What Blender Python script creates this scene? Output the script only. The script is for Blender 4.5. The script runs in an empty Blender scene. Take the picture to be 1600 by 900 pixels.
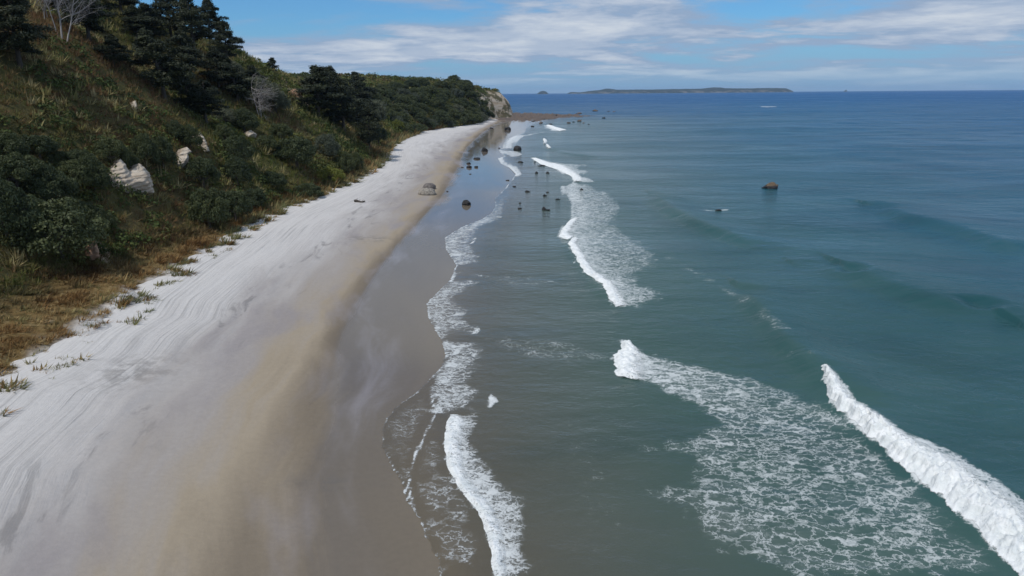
import bpy, math, random
import numpy as np
from mathutils import Matrix, Vector

# ------------------------------------------------------------------ camera, sky, sun, exposure
sc = bpy.context.scene
R_ = math.radians
CAM_H = 20.0
PITCH, ROLL, FPX = R_(15.95), R_(0.43), 1067.0            # FPX: focal length in pixels of the 1600 px wide photograph
_up0 = np.array([0, math.sin(PITCH), math.cos(PITCH)]); _x0 = np.array([1.0, 0, 0])
FWD = np.array([0, math.cos(PITCH), -math.sin(PITCH)])
UP = _up0 * math.cos(ROLL) + _x0 * math.sin(ROLL)
RIGHT = _x0 * math.cos(ROLL) - _up0 * math.sin(ROLL)
cam = bpy.data.cameras.new('camera')
cam_o = bpy.data.objects.new('camera', cam); sc.collection.objects.link(cam_o)
cam.sensor_width = 36.0; cam.lens = 36.0 * FPX / 1600.0
cam.clip_start = 0.5; cam.clip_end = 60000
cam_o.matrix_world = Matrix(((RIGHT[0], UP[0], -FWD[0], 0), (RIGHT[1], UP[1], -FWD[1], 0), (RIGHT[2], UP[2], -FWD[2], CAM_H), (0, 0, 0, 1)))
sc.camera = cam_o

SUN = Vector((-0.34, -0.42, 0.84)).normalized()            # towards the sun: over the hill, a little behind the camera
sun = bpy.data.lights.new('sun', 'SUN'); sun.energy = 2.7; sun.angle = R_(0.6); sun.color = (1.0, 0.95, 0.88)
sun_o = bpy.data.objects.new('sun', sun); sc.collection.objects.link(sun_o)
sun_o.rotation_euler = SUN.to_track_quat('Z', 'Y').to_euler(); sun_o.location = SUN * 100

world = bpy.data.worlds.new('World'); sc.world = world; world.use_nodes = True
sc.view_settings.view_transform = 'Standard'; sc.view_settings.look = 'None'
sc.view_settings.gamma = 1.0; sc.view_settings.exposure = 0.0; sc.view_settings.use_curve_mapping = False
sc.cycles.use_denoising = True
sc.cycles.max_bounces = 6; sc.cycles.transparent_max_bounces = 10; sc.cycles.caustics_reflective = False; sc.cycles.caustics_refractive = False


class NB:
    """small node builder"""
    def __init__(self, tree): self.t = tree; self.n = tree.nodes; self.l = tree.links; self.n.clear()
    def add(self, typ, ins=None, **props):
        nd = self.n.new(typ)
        for k, v in props.items(): setattr(nd, k, v)
        for k, v in (ins or {}).items(): self.put(nd.inputs[k], v)
        return nd
    def put(self, sock, v):
        if hasattr(v, 'is_output'): self.l.new(v, sock)
        else: sock.default_value = v
    def m(self, op, a, b=None, c=None, clamp=False):
        nd = self.n.new('ShaderNodeMath'); nd.operation = op; nd.use_clamp = clamp
        for i, v in enumerate((a, b, c)):
            if v is not None: self.put(nd.inputs[i], v)
        return nd.outputs[0]
    def mix(self, f, a, b, typ='RGBA', blend='MIX'):
        nd = self.n.new('ShaderNodeMix'); nd.data_type = typ
        if typ == 'RGBA': nd.blend_type = blend; ia, ib, o = 6, 7, 2
        else: ia, ib, o = 2, 3, 0
        self.put(nd.inputs[0], f); self.put(nd.inputs[ia], a); self.put(nd.inputs[ib], b)
        return nd.outputs[o]
    def step(self, x, lo, hi, a=0.0, b=1.0):
        nd = self.n.new('ShaderNodeMapRange'); nd.interpolation_type = 'SMOOTHSTEP'
        for i, v in enumerate((x, lo, hi, a, b)): self.put(nd.inputs[i], v)
        return nd.outputs[0]
    def noise(self, vec, scale, detail=4, rough=0.55, dist=0.0):
        nd = self.add('ShaderNodeTexNoise', {'Scale': scale, 'Detail': detail, 'Roughness': rough, 'Distortion': dist})
        if vec is not None: self.put(nd.inputs['Vector'], vec)
        return nd.outputs[0]
    def mapping(self, vec, scale=(1, 1, 1), loc=(0, 0, 0), rot=(0, 0, 0)):
        return self.add('ShaderNodeMapping', {'Vector': vec, 'Scale': scale, 'Location': loc, 'Rotation': rot}).outputs[0]
    def attr(self, name, out='Fac'): return self.add('ShaderNodeAttribute', attribute_name=name).outputs[out]
    def ramp(self, f, stops, interp='LINEAR'):
        nd = self.n.new('ShaderNodeValToRGB'); cr = nd.color_ramp; cr.interpolation = interp
        while len(cr.elements) < len(stops): cr.elements.new(0.5)
        for e, (p, c) in zip(cr.elements, stops): e.position = p; e.color = (*c, 1) if len(c) == 3 else c
        self.put(nd.inputs[0], f); return nd.outputs[0]
    def bump(self, h, strength, dist, normal=None):
        nd = self.add('ShaderNodeBump', {'Height': h, 'Strength': strength, 'Distance': dist})
        if normal is not None: self.l.new(normal, nd.inputs['Normal'])
        return nd.outputs[0]


def build_sky():
    b = NB(world.node_tree)
    sky = b.add('ShaderNodeTexSky', sky_type='NISHITA', sun_disc=False)
    sky.sun_elevation = math.asin(SUN.z); sky.sun_rotation = math.atan2(SUN.x, SUN.y)
    sky.air_density = 1.0; sky.dust_density = 0.6; sky.ozone_density = 2.5; sky.altitude = 20
    d = b.add('ShaderNodeTexCoord').outputs['Generated']
    s = b.add('ShaderNodeSeparateXYZ', {0: d})
    z = b.m('MAXIMUM', s.outputs[2], 0.0)
    den = b.m('ADD', z, 0.10)
    v = b.add('ShaderNodeCombineXYZ', {0: b.m('DIVIDE', s.outputs[0], den), 1: b.m('DIVIDE', s.outputs[1], den), 2: 0.0}).outputs[0]
    n1 = b.noise(b.mapping(v, loc=(5.3, 1.2, 0), scale=(0.8, 1, 1)), 0.62, 9, 0.58, 0.25)
    n2 = b.noise(b.mapping(v, loc=(1.3, 7.2, 3)), 1.8, 8, 0.62, 0.2)
    fade = b.step(s.outputs[2], 0.008, 0.045)
    cover = b.m('MULTIPLY', b.step(n1, 0.39, 0.52), b.mix(fade, 0.22, 0.97, 'FLOAT'))
    shade = b.m('ADD', b.m('MULTIPLY', b.step(n1, 0.42, 0.62), 0.60), b.m('MULTIPLY', b.step(n2, 0.36, 0.68), 0.40))
    ccol = b.ramp(shade, [(0.0, (2.9, 4.1, 6.0)), (0.35, (3.0, 4.0, 5.6)), (0.62, (4.3, 5.1, 6.4)), (1.0, (6.3, 6.8, 7.5))])
    base = b.mix(1.0, sky.outputs[0], (0.42, 0.78, 1.12, 1), blend='MULTIPLY')
    low = b.step(s.outputs[2], 0.0, 0.10)
    base = b.mix(b.mix(low, 0.75, 0.0, 'FLOAT'), base, (2.3, 3.9, 6.3, 1))
    col = b.mix(cover, base, ccol)
    bg = b.add('ShaderNodeBackground', {'Color': col, 'Strength': 0.10})
    o = b.add('ShaderNodeOutputWorld'); b.l.new(bg.outputs[0], o.inputs[0])
build_sky()

# ------------------------------------------------------------------ helpers
rng = np.random.default_rng(7)
random.seed(7)
_perm = rng.permutation(256); _perm = np.concatenate([_perm, _perm, _perm])
_ang = rng.random(256) * 2 * np.pi; _gx, _gy = np.cos(_ang), np.sin(_ang)

def pnoise(x, y):
    x = np.asarray(x, float); y = np.asarray(y, float)
    xi = np.floor(x).astype(int); yi = np.floor(y).astype(int); xf = x - xi; yf = y - yi
    xi &= 255; yi &= 255
    u = xf * xf * xf * (xf * (xf * 6 - 15) + 10); v = yf * yf * yf * (yf * (yf * 6 - 15) + 10)
    def g(ix, iy, dx, dy):
        h = _perm[_perm[ix & 255] + (iy & 255)]; return _gx[h] * dx + _gy[h] * dy
    a = g(xi, yi, xf, yf); b = g(xi + 1, yi, xf - 1, yf); c = g(xi, yi + 1, xf, yf - 1); d = g(xi + 1, yi + 1, xf - 1, yf - 1)
    return (a + u * (b - a)) * (1 - v) + (c + u * (d - c)) * v

def fbm(x, y, o=4, lac=2.03, gain=0.5):
    t = 0; a = 1.0; f = 1.0
    for i in range(o):
        t = t + a * pnoise(x * f + 17.3 * i, y * f - 9.1 * i); a *= gain; f *= lac
    return t

def sstep(x, a, b):
    t = np.clip((x - a) / (b - a), 0, 1); return t * t * (3 - 2 * t)

def unp(px, py, z=0.0):
    """a pixel of the photograph -> the point at height z that it looks at"""
    d = FWD + RIGHT * ((px - 800) / FPX) + UP * (-(py - 450) / FPX)
    k = (z - CAM_H) / d[2]; return np.array([d[0] * k, d[1] * k, z])

def ray(px, py):
    d = FWD + RIGHT * ((px - 800) / FPX) + UP * (-(py - 450) / FPX); return d

def line(pts, z=0.0): return np.array([unp(x, y, z)[:2] for x, y in pts])

def curve_xy(pts, z=0.0):
    """polyline of pixels -> function x(Y)"""
    w = line(pts, z); w = w[np.argsort(w[:, 1])]
    return lambda Y: np.interp(Y, w[:, 1], w[:, 0])

def mat(name):
    m = bpy.data.materials.new(name); m.use_nodes = True; return m, NB(m.node_tree)

def finish(b, shader):
    o = b.add('ShaderNodeOutputMaterial'); b.l.new(shader, o.inputs[0])

def mesh_np(name, v, faces, attrs=None, smooth=False):
    """faces: (n,4) or (n,3) int array"""
    me = bpy.data.meshes.new(name); v = np.asarray(v, np.float32); faces = np.asarray(faces, np.int32)
    k = faces.shape[1]; n = len(faces)
    me.vertices.add(len(v)); me.vertices.foreach_set('co', v.ravel())
    me.loops.add(n * k); me.loops.foreach_set('vertex_index', faces.ravel())
    me.polygons.add(n); me.polygons.foreach_set('loop_start', np.arange(0, n * k, k, dtype=np.int32))
    if smooth: me.polygons.foreach_set('use_smooth', np.ones(n, bool))
    for nm, a in (attrs or {}).items():
        a = np.asarray(a, np.float32)
        if a.ndim == 1:
            at = me.attributes.new(nm, 'FLOAT', 'POINT'); at.data.foreach_set('value', a)
        else:
            at = me.attributes.new(nm, 'FLOAT_COLOR', 'POINT')
            if a.shape[1] == 3: a = np.concatenate([a, np.ones((len(a), 1), np.float32)], 1)
            at.data.foreach_set('color', a.ravel())
    me.update(calc_edges=True); me.validate()
    return me

def put(name, me, m=None, parent=None, loc=None):
    if m is not None and len(me.materials) == 0: me.materials.append(m)
    o = bpy.data.objects.new(name, me); sc.collection.objects.link(o)
    if parent is not None: o.parent = parent
    if loc is not None: o.location = loc
    return o

def empty(name, loc=(0, 0, 0)):
    o = bpy.data.objects.new(name, None); sc.collection.objects.link(o); o.location = loc; o.empty_display_size = 0.3; return o

def tag(o, label=None, cat=None, group=None, kind=None):
    if label: o['label'] = label
    if cat: o['category'] = cat
    if group: o['group'] = group
    if kind: o['kind'] = kind
    return o

def copy_tree(o, parent=None):
    c = o.copy(); sc.collection.objects.link(c); c.parent = parent
    for ch in o.children: copy_tree(ch, c)
    return c

def grid_faces(nr, nc):
    i = np.arange(nr - 1)[:, None] * nc + np.arange(nc - 1)[None, :]
    return np.stack([i, i + 1, i + nc + 1, i + nc], -1).reshape(-1, 4)

def poly_dist(P, x, y):
    """distance to an open polyline"""
    best = np.full(x.shape, 1e9)
    for (ax, ay), (bx, by) in zip(P[:-1], P[1:]):
        dx, dy = bx - ax, by - ay; L = dx * dx + dy * dy + 1e-12
        t = np.clip(((x - ax) * dx + (y - ay) * dy) / L, 0, 1)
        best = np.minimum(best, (x - ax - t * dx) ** 2 + (y - ay - t * dy) ** 2)
    return np.sqrt(best)

def inside(P, x, y):
    c = np.zeros(x.shape, bool); n = len(P)
    for i in range(n):
        ax, ay = P[i]; bx, by = P[(i + 1) % n]
        if ay == by: continue
        c ^= ((ay > y) != (by > y)) & (x < (bx - ax) * (y - ay) / (by - ay) + ax)
    return c

def signed(P, x, y):
    d = poly_dist(np.vstack([P, P[:1]]), x, y); return np.where(inside(P, x, y), d, -d)

# ------------------------------------------------------------------ the lines of the place, read off the photograph
Z_TOE = 1.7
TX = curve_xy([(-330, 1000), (-120, 720), (0, 632), (30, 605), (75, 585), (135, 548), (165, 520), (215, 490), (235, 465), (280, 435), (310, 412), (345, 392), (400, 352),
               (440, 330), (500, 305), (545, 287), (590, 262), (604, 243), (608, 232), (628, 218), (660, 206), (700, 200), (742, 194), (764, 187), (803, 183)], Z_TOE)
WX0 = curve_xy([(720, 1100), (700, 960), (672, 850), (642, 745), (652, 650), (668, 560), (672, 490), (692, 440), (706, 385), (752, 340), (782, 300), (788, 262), (784, 240), (795, 220), (812, 203), (830, 194), (850, 187), (880, 182)])
XL = curve_xy([(-200, 1000), (-40, 880), (100, 740), (230, 600), (330, 520), (450, 430), (560, 345), (650, 265), (700, 222), (735, 206), (760, 196), (775, 190)], 1.0)
XT = curve_xy([(140, 1000), (250, 900), (330, 790), (420, 640), (500, 500), (585, 400), (672, 310), (705, 250), (740, 210), (764, 197), (780, 190)], 0.5)
XW = curve_xy([(480, 1000), (500, 850), (505, 720), (520, 580), (552, 480), (618, 385), (690, 310), (716, 262), (728, 232), (752, 210), (770, 198), (790, 190)], 0.3)
_yy = np.linspace(5, 640, 1500)
_wk = np.convolve(np.pad(WX0(_yy), 12, 'edge'), np.ones(25) / 25, 'valid')
WX = lambda Y: np.interp(Y, _yy, _wk)

def z_sand(x, Y):
    w = WX(Y); t = TX(Y); B = np.maximum(w - t, 4.0); s = x - w
    a = np.clip(-s / B, 0, 1)
    z = np.where(s > 0, -0.03 * np.minimum(s, 25) - 0.01 * np.maximum(s - 25, 0), Z_TOE * a ** 1.35)
    lx = XL(Y); k = np.exp(-((x - lx) / 2.2) ** 2)                   # a low wind scarp along the edge of the dry sand
    z = z + k * 0.24 * fbm(x * 0.50, Y * 0.22, 4) * np.clip(1.2 - Y / 150, 0, 1)
    up = sstep(x, lx, lx - 4.0) * (s < 0)
    z = z + up * (0.10 * fbm(x * 0.22 + 5, Y * 0.08, 3))
    return z

def slope_scale(Y): return np.interp(Y, [0, 60, 110, 170, 230, 300, 360, 455, 490, 640], [0.95, 0.95, 0.95, 0.95, 0.95, 0.85, 0.8, 0.9, 2.6, 3.4])
HC = lambda Y: np.interp(Y, [0, 150, 180, 200, 225, 250, 270, 290, 330, 380, 430, 500, 560, 620, 660], [66, 58, 46, 38, 31, 25, 19, 14, 15, 22, 29, 24, 20, 16, 14])
STRIP = lambda Y: np.interp(Y, [0, 45, 60, 80, 110, 200, 640], [13, 13, 10, 6, 2.5, 2.0, 0.6])
SPUR = lambda Y: np.interp(Y, [0, 60, 80, 100, 118, 135, 160, 200, 230, 255, 280, 320, 640], [0, 1, 3, 6, 1, -7, -3, 2, 1, 1, -4, 0, 0])

def z_hill(x, Y):
    d = TX(Y) - x; st = STRIP(Y)
    d = d + sstep(d, 4, 30) * (SPUR(Y) + 3.0 * fbm(x * 0.03, Y * 0.035, 3) * np.interp(Y, [0, 300, 420], [1, 1, 0.3]))
    e = np.maximum(d - st, 0); H = HC(Y); k = slope_scale(Y)
    low = 0.16 * np.clip(d, -6, st) + np.clip(st / 10, 0.12, 1) * sstep(d, 7, 2) * (0.8 * fbm(x * 0.24, Y * 0.20, 4) * sstep(d, -0.5, 1.5) - 0.24)
    z = Z_TOE - 0.03 + low + H * np.tanh(k * e / H) * (1 - np.exp(-e / 3.0) * 0.4)
    z = z + sstep(e, 1, 12) * (1.1 * fbm(x * 0.10, Y * 0.10, 4)) * np.interp(Y, [0, 400, 500, 640], [1, 1, 0.5, 0.6]) + 0.30 * fbm(x * 0.45, Y * 0.45, 3) * sstep(d, 1.5, 5)
    return z

def hill_hit(px, py, y0=30.0, y1=640.0):
    d = ray(px, py); Y = np.linspace(y0, y1, 6000); k = Y / d[1]
    x = d[0] * k; z = CAM_H + d[2] * k
    inl = (TX(Y) - x) > -1.0
    hit = np.where(inl & (z < z_hill(x, Y)))[0]
    if len(hit) == 0: return None
    i = hit[0]; return np.array([x[i], Y[i], float(z_hill(x[i], Y[i]))])

def depth_of(p): return float(np.dot(np.array(p) - np.array([0, 0, CAM_H]), FWD))

# ------------------------------------------------------------------ materials
def m_sand():
    m, b = mat('sand')
    a = b.attr('band'); uv = b.attr('shore', 'Vector')
    pos = b.add('ShaderNodeNewGeometry').outputs['Position']
    stretch = b.mapping(uv, scale=(0.30, 0.05, 1))
    n1 = b.noise(stretch, 1.0, 5, 0.6, 0.6)
    a2 = b.m('ADD', a, b.m('MULTIPLY', b.m('SUBTRACT', n1, 0.5), 0.30))
    col = b.ramp(a2, [(0.0, (0.165, 0.136, 0.098)), (0.12, (0.150, 0.124, 0.093)), (0.24, (0.148, 0.124, 0.098)), (0.34, (0.205, 0.170, 0.128)), (0.47, (0.320, 0.268, 0.200)),
                      (0.58, (0.325, 0.295, 0.270)), (0.70, (0.400, 0.378, 0.365)), (0.80, (0.540, 0.520, 0.505)), (1.0, (0.610, 0.592, 0.575))])
    hue = b.noise(b.mapping(uv, scale=(0.16, 0.045, 1), loc=(2, 5, 0)), 1.0, 4, 0.6, 0.3)
    col = b.mix(b.m('MULTIPLY', b.step(hue, 0.46, 0.66, 0.0, 0.75), b.m('MULTIPLY', b.step(a2, 0.12, 0.25), b.step(a2, 0.78, 0.6))), col, (0.265, 0.243, 0.245, 1))
    # raked lines running along the dry sand
    ln = b.noise(b.mapping(uv, scale=(4.2, 0.045, 1)), 1.0, 8, 0.80, 0.15)
    dry = b.step(a2, 0.62, 0.82)
    col = b.mix(b.m('MULTIPLY', dry, b.m('MULTIPLY', b.step(ln, 0.56, 0.30), b.step(hue, 0.36, 0.60, 0.30, 0.9))), col, (0.27, 0.26, 0.255, 1), blend='MIX')
    bl = b.noise(b.mapping(uv, scale=(0.5, 0.12, 1), loc=(9, 3, 0)), 1.0, 6, 0.62, 0.8)
    edge = b.m('MULTIPLY', b.step(b.m('ABSOLUTE', b.m('SUBTRACT', a, 0.70)), 0.16, 0.0), b.step(bl, 0.56, 0.68))
    col = b.mix(b.m('MULTIPLY', edge, 0.5), col, (0.13, 0.125, 0.125, 1))
    st = b.attr('stain'); col = b.mix(b.m('MULTIPLY', st, b.step(b.noise(pos, 0.9, 5, 0.6), 0.42, 0.6)), col, (0.12, 0.11, 0.10, 1))
    gr = b.noise(pos, 3.0, 6, 0.7)
    col = b.mix(1.0, col, b.mix(gr, (0.86, 0.86, 0.86, 1), (1.12, 1.12, 1.12, 1)), blend='MULTIPLY')
    wet = b.step(b.m('ADD', a, b.m('MULTIPLY', b.m('SUBTRACT', n1, 0.5), 0.10)), 0.31, 0.215)
    rough = b.mix(wet, 0.9, b.mix(b.noise(stretch, 2.0, 3), 0.02, 0.12, 'FLOAT'), 'FLOAT')
    h = b.m('ADD', b.m('MULTIPLY', ln, b.m('MULTIPLY', dry, 1.6)), b.m('MULTIPLY', gr, 0.5))
    hs = b.mix(wet, h, 0.0, 'FLOAT')
    p = b.add('ShaderNodeBsdfPrincipled', {'Base Color': col, 'Roughness': rough, 'IOR': 1.33, 'Specular IOR Level': b.mix(wet, 0.15, 0.5, 'FLOAT'), 'Normal': b.bump(hs, 0.7, 0.10)})
    finish(b, p.outputs[0]); return m

def foam_pattern(b, pos, F):
    """lace of foam: thin torn threads where F is low, closing to solid white where it is high"""
    flat = b.mapping(pos, scale=(1, 1, 0))
    wv = b.add('ShaderNodeTexNoise', {'Vector': flat, 'Scale': 1.1, 'Detail': 6.0, 'Roughness': 0.68}).outputs['Color']
    warp = b.add('ShaderNodeVectorMath', {0: b.mapping(pos, scale=(0.70, 1.25, 0)), 1: b.add('ShaderNodeVectorMath', {0: wv, 1: (2.3, 2.3, 0.0)}, operation='MULTIPLY').outputs[0]}, operation='ADD').outputs[0]
    vo = b.add('ShaderNodeTexVoronoi', {'Vector': warp, 'Scale': 1.45}, feature='DISTANCE_TO_EDGE').outputs['Distance']
    vo2 = b.add('ShaderNodeTexVoronoi', {'Vector': warp, 'Scale': 3.4}, feature='DISTANCE_TO_EDGE').outputs['Distance']
    fine = b.noise(flat, 5.5, 6, 0.7); brk = b.m('ADD', b.m('MULTIPLY', b.noise(flat, 0.5, 3, 0.6), 0.5), b.m('MULTIPLY', b.noise(b.mapping(pos, scale=(0.8, 1.4, 0)), 1.7, 4, 0.65), 0.5))
    F2 = b.m('MULTIPLY', F, F)
    j = b.m('MULTIPLY', b.m('SUBTRACT', fine, 0.5), 0.16)
    w1 = b.m('ADD', 0.03, b.m('MULTIPLY', F2, 0.30)); w2 = b.m('ADD', 0.01, b.m('MULTIPLY', F2, 0.34))
    l1 = b.step(b.m('ADD', vo, j), w1, b.m('MULTIPLY', w1, 0.15)); l2 = b.step(b.m('ADD', vo2, j), w2, b.m('MULTIPLY', w2, 0.1))
    t = b.m('ADD', brk, b.m('MULTIPLY', F, 0.75))
    l1 = b.m('MULTIPLY', l1, b.step(t, 0.67, 0.90)); l2 = b.m('MULTIPLY', l2, b.step(t, 0.82, 1.06))
    lace = b.m('MAXIMUM', l1, l2)
    lace = b.m('MULTIPLY', lace, b.step(F, 0.02, 0.14))
    lace = b.m('MULTIPLY', lace, b.m('ADD', 0.40, b.m('MULTIPLY', F, 0.62)), clamp=True)
    lace = b.m('MAXIMUM', lace, b.step(b.m('ADD', F, b.m('MULTIPLY', b.m('SUBTRACT', fine, 0.5), 0.9)), 0.80, 1.12))
    veil = b.m('MULTIPLY', b.step(t, 0.6, 1.2), b.m('MULTIPLY', F, 0.22))          # milky fizz between the threads
    return b.m('MAXIMUM', lace, veil), fine

def m_sea():
    m, b = mat('sea_water')
    pos = b.add('ShaderNodeNewGeometry').outputs['Position']
    q = b.attr('off'); op = b.attr('opaque'); F = b.attr('foam'); ed = b.attr('edge')
    flat = b.mapping(pos, scale=(1, 1, 0))
    big = b.noise(b.mapping(pos, scale=(0.018, 0.03, 0)), 1.0, 4, 0.6, 0.5)
    patch = b.noise(b.mapping(pos, scale=(0.05, 0.10, 0), loc=(4, 2, 0)), 1.0, 5, 0.6, 0.6)
    q2 = b.m('ADD', q, b.m('MULTIPLY', b.m('SUBTRACT', big, 0.5), 0.22))
    col = b.ramp(q2, [(0.0, (0.135, 0.128, 0.105)), (0.12, (0.104, 0.124, 0.104)), (0.26, (0.046, 0.098, 0.084)), (0.42, (0.018, 0.076, 0.086)), (0.60, (0.008, 0.072, 0.122)), (0.80, (0.004, 0.078, 0.180)), (1.0, (0.003, 0.080, 0.225))])
    col = b.mix(b.step(patch, 0.42, 0.70, 0.0, 0.60), col, b.mix(1.0, col, (0.50, 0.66, 0.70, 1), blend='MULTIPLY'))
    sl2 = b.noise(b.mapping(pos, scale=(0.012, 0.05, 0), loc=(6, 1, 0), rot=(0, 0, 0.25)), 1.0, 5, 0.6, 0.9)
    col = b.mix(1.0, col, b.mix(b.step(sl2, 0.35, 0.68), (0.94, 0.95, 0.96, 1), (1.07, 1.06, 1.05, 1)), blend='MULTIPLY')
    lace, fine = foam_pattern(b, pos, F)
    # ripples
    r1 = b.noise(b.mapping(pos, scale=(0.28, 0.45, 0)), 1.0, 5, 0.62, 0.3)
    r2 = b.noise(b.mapping(pos, scale=(1.3, 2.0, 0)), 1.0, 4, 0.6, 0.2)
    r3 = b.noise(b.mapping(pos, scale=(0.05, 0.09, 0), loc=(3, 3, 0)), 1.0, 4, 0.6)
    hgt = b.m('ADD', b.m('ADD', b.m('MULTIPLY', r1, 0.35), b.m('MULTIPLY', r2, 0.10)), b.m('MULTIPLY', r3, 1.2))
    calm = b.step(op, 0.0, 0.6, 0.12, 1.0)
    nrm = b.bump(b.m('MULTIPLY', hgt, calm), 0.85, 0.65)
    slick = b.noise(b.mapping(pos, scale=(0.006, 0.02, 0), loc=(1, 8, 0)), 1.0, 4, 0.6, 0.8)
    rough = b.m('ADD', b.mix(q, 0.10, 0.24, 'FLOAT'), b.step(slick, 0.4, 0.65, -0.04, 0.06))
    fr = b.add('ShaderNodeFresnel', {'IOR': 1.33, 'Normal': nrm}).outputs[0]
    body_d = b.add('ShaderNodeBsdfDiffuse', {'Color': col, 'Normal': nrm})
    body_g = b.add('ShaderNodeBsdfGlossy', {'Color': (1, 1, 1, 1), 'Roughness': rough, 'Normal': nrm})
    # wind waves hide most of the mirror-like angles of the open sea
    glos = b.add('ShaderNodeMixShader', {0: b.m('MULTIPLY', b.m('MULTIPLY', fr, b.step(sl2, 0.34, 0.66, 0.80, 1.22)), b.ramp(q, [(0.0, (0.85, 0.85, 0.85)), (0.35, (0.62, 0.62, 0.62)), (0.6, (0.40, 0.40, 0.40)), (1.0, (0.13, 0.13, 0.13))])), 1: body_d.outputs[0], 2: body_g.outputs[0]})
    # thin water over the sand: clear, only the surface shines
    clear = b.add('ShaderNodeBsdfTransparent', {'Color': (0.95, 0.96, 0.95, 1)})
    film = b.add('ShaderNodeBsdfGlossy', {'Color': (1, 1, 1, 1), 'Roughness': 0.10, 'Normal': nrm})
    thin = b.add('ShaderNodeMixShader', {0: fr, 1: clear.outputs[0], 2: film.outputs[0]})
    body = b.add('ShaderNodeMixShader', {0: op, 1: thin.outputs[0], 2: glos.outputs[0]})
    fcol = b.mix(fine, (0.62, 0.66, 0.66, 1), (0.84, 0.86, 0.86, 1))
    foam = b.add('ShaderNodeBsdfPrincipled', {'Base Color': fcol, 'Roughness': 0.75, 'Specular IOR Level': 0.2, 'Normal': b.bump(b.m('ADD', lace, fine), 0.6, 0.08)})
    al = b.m('MULTIPLY', lace, b.attr('milk'))
    surf = b.add('ShaderNodeMixShader', {0: al, 1: body.outputs[0], 2: foam.outputs[0]})
    clip = b.step(b.m('ADD', ed, b.m('MULTIPLY', b.m('SUBTRACT', b.noise(flat, 1.6, 4, 0.6), 0.5), 0.55)), -0.03, 0.03)
    none = b.add('ShaderNodeBsdfTransparent', {'Color': (1, 1, 1, 1)})
    out = b.add('ShaderNodeMixShader', {0: clip, 1: none.outputs[0], 2: surf.outputs[0]})
    finish(b, out.outputs[0]); return m

def m_foam():
    m, b = mat('white_water')
    pos = b.add('ShaderNodeNewGeometry').outputs['Position']
    F = b.attr('foam'); lace, fine = foam_pattern(b, pos, F)
    c2 = b.noise(pos, 1.4, 5, 0.65)
    fcol = b.mix(b.step(c2, 0.3, 0.7), (0.68, 0.72, 0.72, 1), (0.88, 0.90, 0.90, 1))
    n3 = b.noise(pos, 7.0, 5, 0.7)
    p = b.add('ShaderNodeBsdfPrincipled', {'Base Color': fcol, 'Roughness': 0.8, 'Specular IOR Level': 0.2, 'Subsurface Weight': 0.0,
                                           'Normal': b.bump(b.m('ADD', b.m('MULTIPLY', c2, 2.0), n3), 0.7, 0.14)})
    t = b.add('ShaderNodeBsdfTransparent')
    o = b.add('ShaderNodeMixShader', {0: lace, 1: t.outputs[0], 2: p.outputs[0]})
    finish(b, o.outputs[0]); return m

def m_soil():
    m, b = mat('hillside_soil')
    pos = b.add('ShaderNodeNewGeometry').outputs['Position']
    n = b.noise(pos, 0.12, 6, 0.65); n2 = b.noise(pos, 1.1, 6, 0.7)
    col = b.ramp(n, [(0.30, (0.050, 0.062, 0.020)), (0.5, (0.090, 0.080, 0.032)), (0.7, (0.130, 0.092, 0.042))])
    dune = b.attr('dune'); col = b.mix(dune, col, b.ramp(n2, [(0.3, (0.10, 0.060, 0.024)), (0.55, (0.20, 0.135, 0.055)), (0.75, (0.30, 0.24, 0.14))]))
    col = b.mix(b.attr('sandy'), col, b.mix(n2, (0.46, 0.44, 0.42, 1), (0.62, 0.60, 0.58, 1)))
    rk = b.attr('rock')
    strata = b.noise(b.mapping(pos, scale=(0.05, 0.05, 1.1)), 1.0, 5, 0.6, 0.4)
    rc = b.ramp(strata, [(0.3, (0.44, 0.31, 0.20)), (0.5, (0.60, 0.48, 0.35)), (0.7, (0.68, 0.59, 0.48))])
    veg = b.step(b.noise(b.mapping(pos, scale=(0.10, 0.06, 0.14), loc=(3, 0, 0)), 1.0, 5, 0.6), 0.47, 0.56)
    rkm = b.m('MULTIPLY', rk, b.mix(veg, 1.0, 0.12, 'FLOAT'))
    col = b.mix(rkm, b.mix(1.0, col, b.mix(n2, (0.6, 0.6, 0.6, 1), (1.4, 1.4, 1.4, 1)), blend='MULTIPLY'), rc)
    p = b.add('ShaderNodeBsdfPrincipled', {'Base Color': col, 'Roughness': 0.95, 'Specular IOR Level': 0.1, 'Normal': b.bump(b.m('ADD', n2, b.m('MULTIPLY', strata, rk)), 1.0, 0.5)})
    finish(b, p.outputs[0]); return m

def m_rock_pale():
    m, b = mat('pale_cliff_rock')
    pos = b.add('ShaderNodeNewGeometry').outputs['Position']
    s = b.noise(b.mapping(pos, scale=(0.25, 0.25, 2.6), rot=(0, 0.16, 0)), 1.0, 6, 0.65, 0.3)
    col = b.ramp(s, [(0.30, (0.26, 0.19, 0.135)), (0.42, (0.50, 0.42, 0.33)), (0.6, (0.62, 0.545, 0.45)), (0.8, (0.68, 0.61, 0.52))])
    st = b.step(b.noise(pos, 0.5, 5, 0.65), 0.52, 0.66)
    col = b.mix(b.m('MULTIPLY', st, 0.55), col, (0.32, 0.23, 0.16, 1))
    p = b.add('ShaderNodeBsdfPrincipled', {'Base Color': col, 'Roughness': 0.95, 'Specular IOR Level': 0.15, 'Normal': b.bump(b.m('ADD', s, b.noise(pos, 2.2, 6, 0.7)), 1.0, 0.35)})
    finish(b, p.outputs[0]); return m

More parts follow.
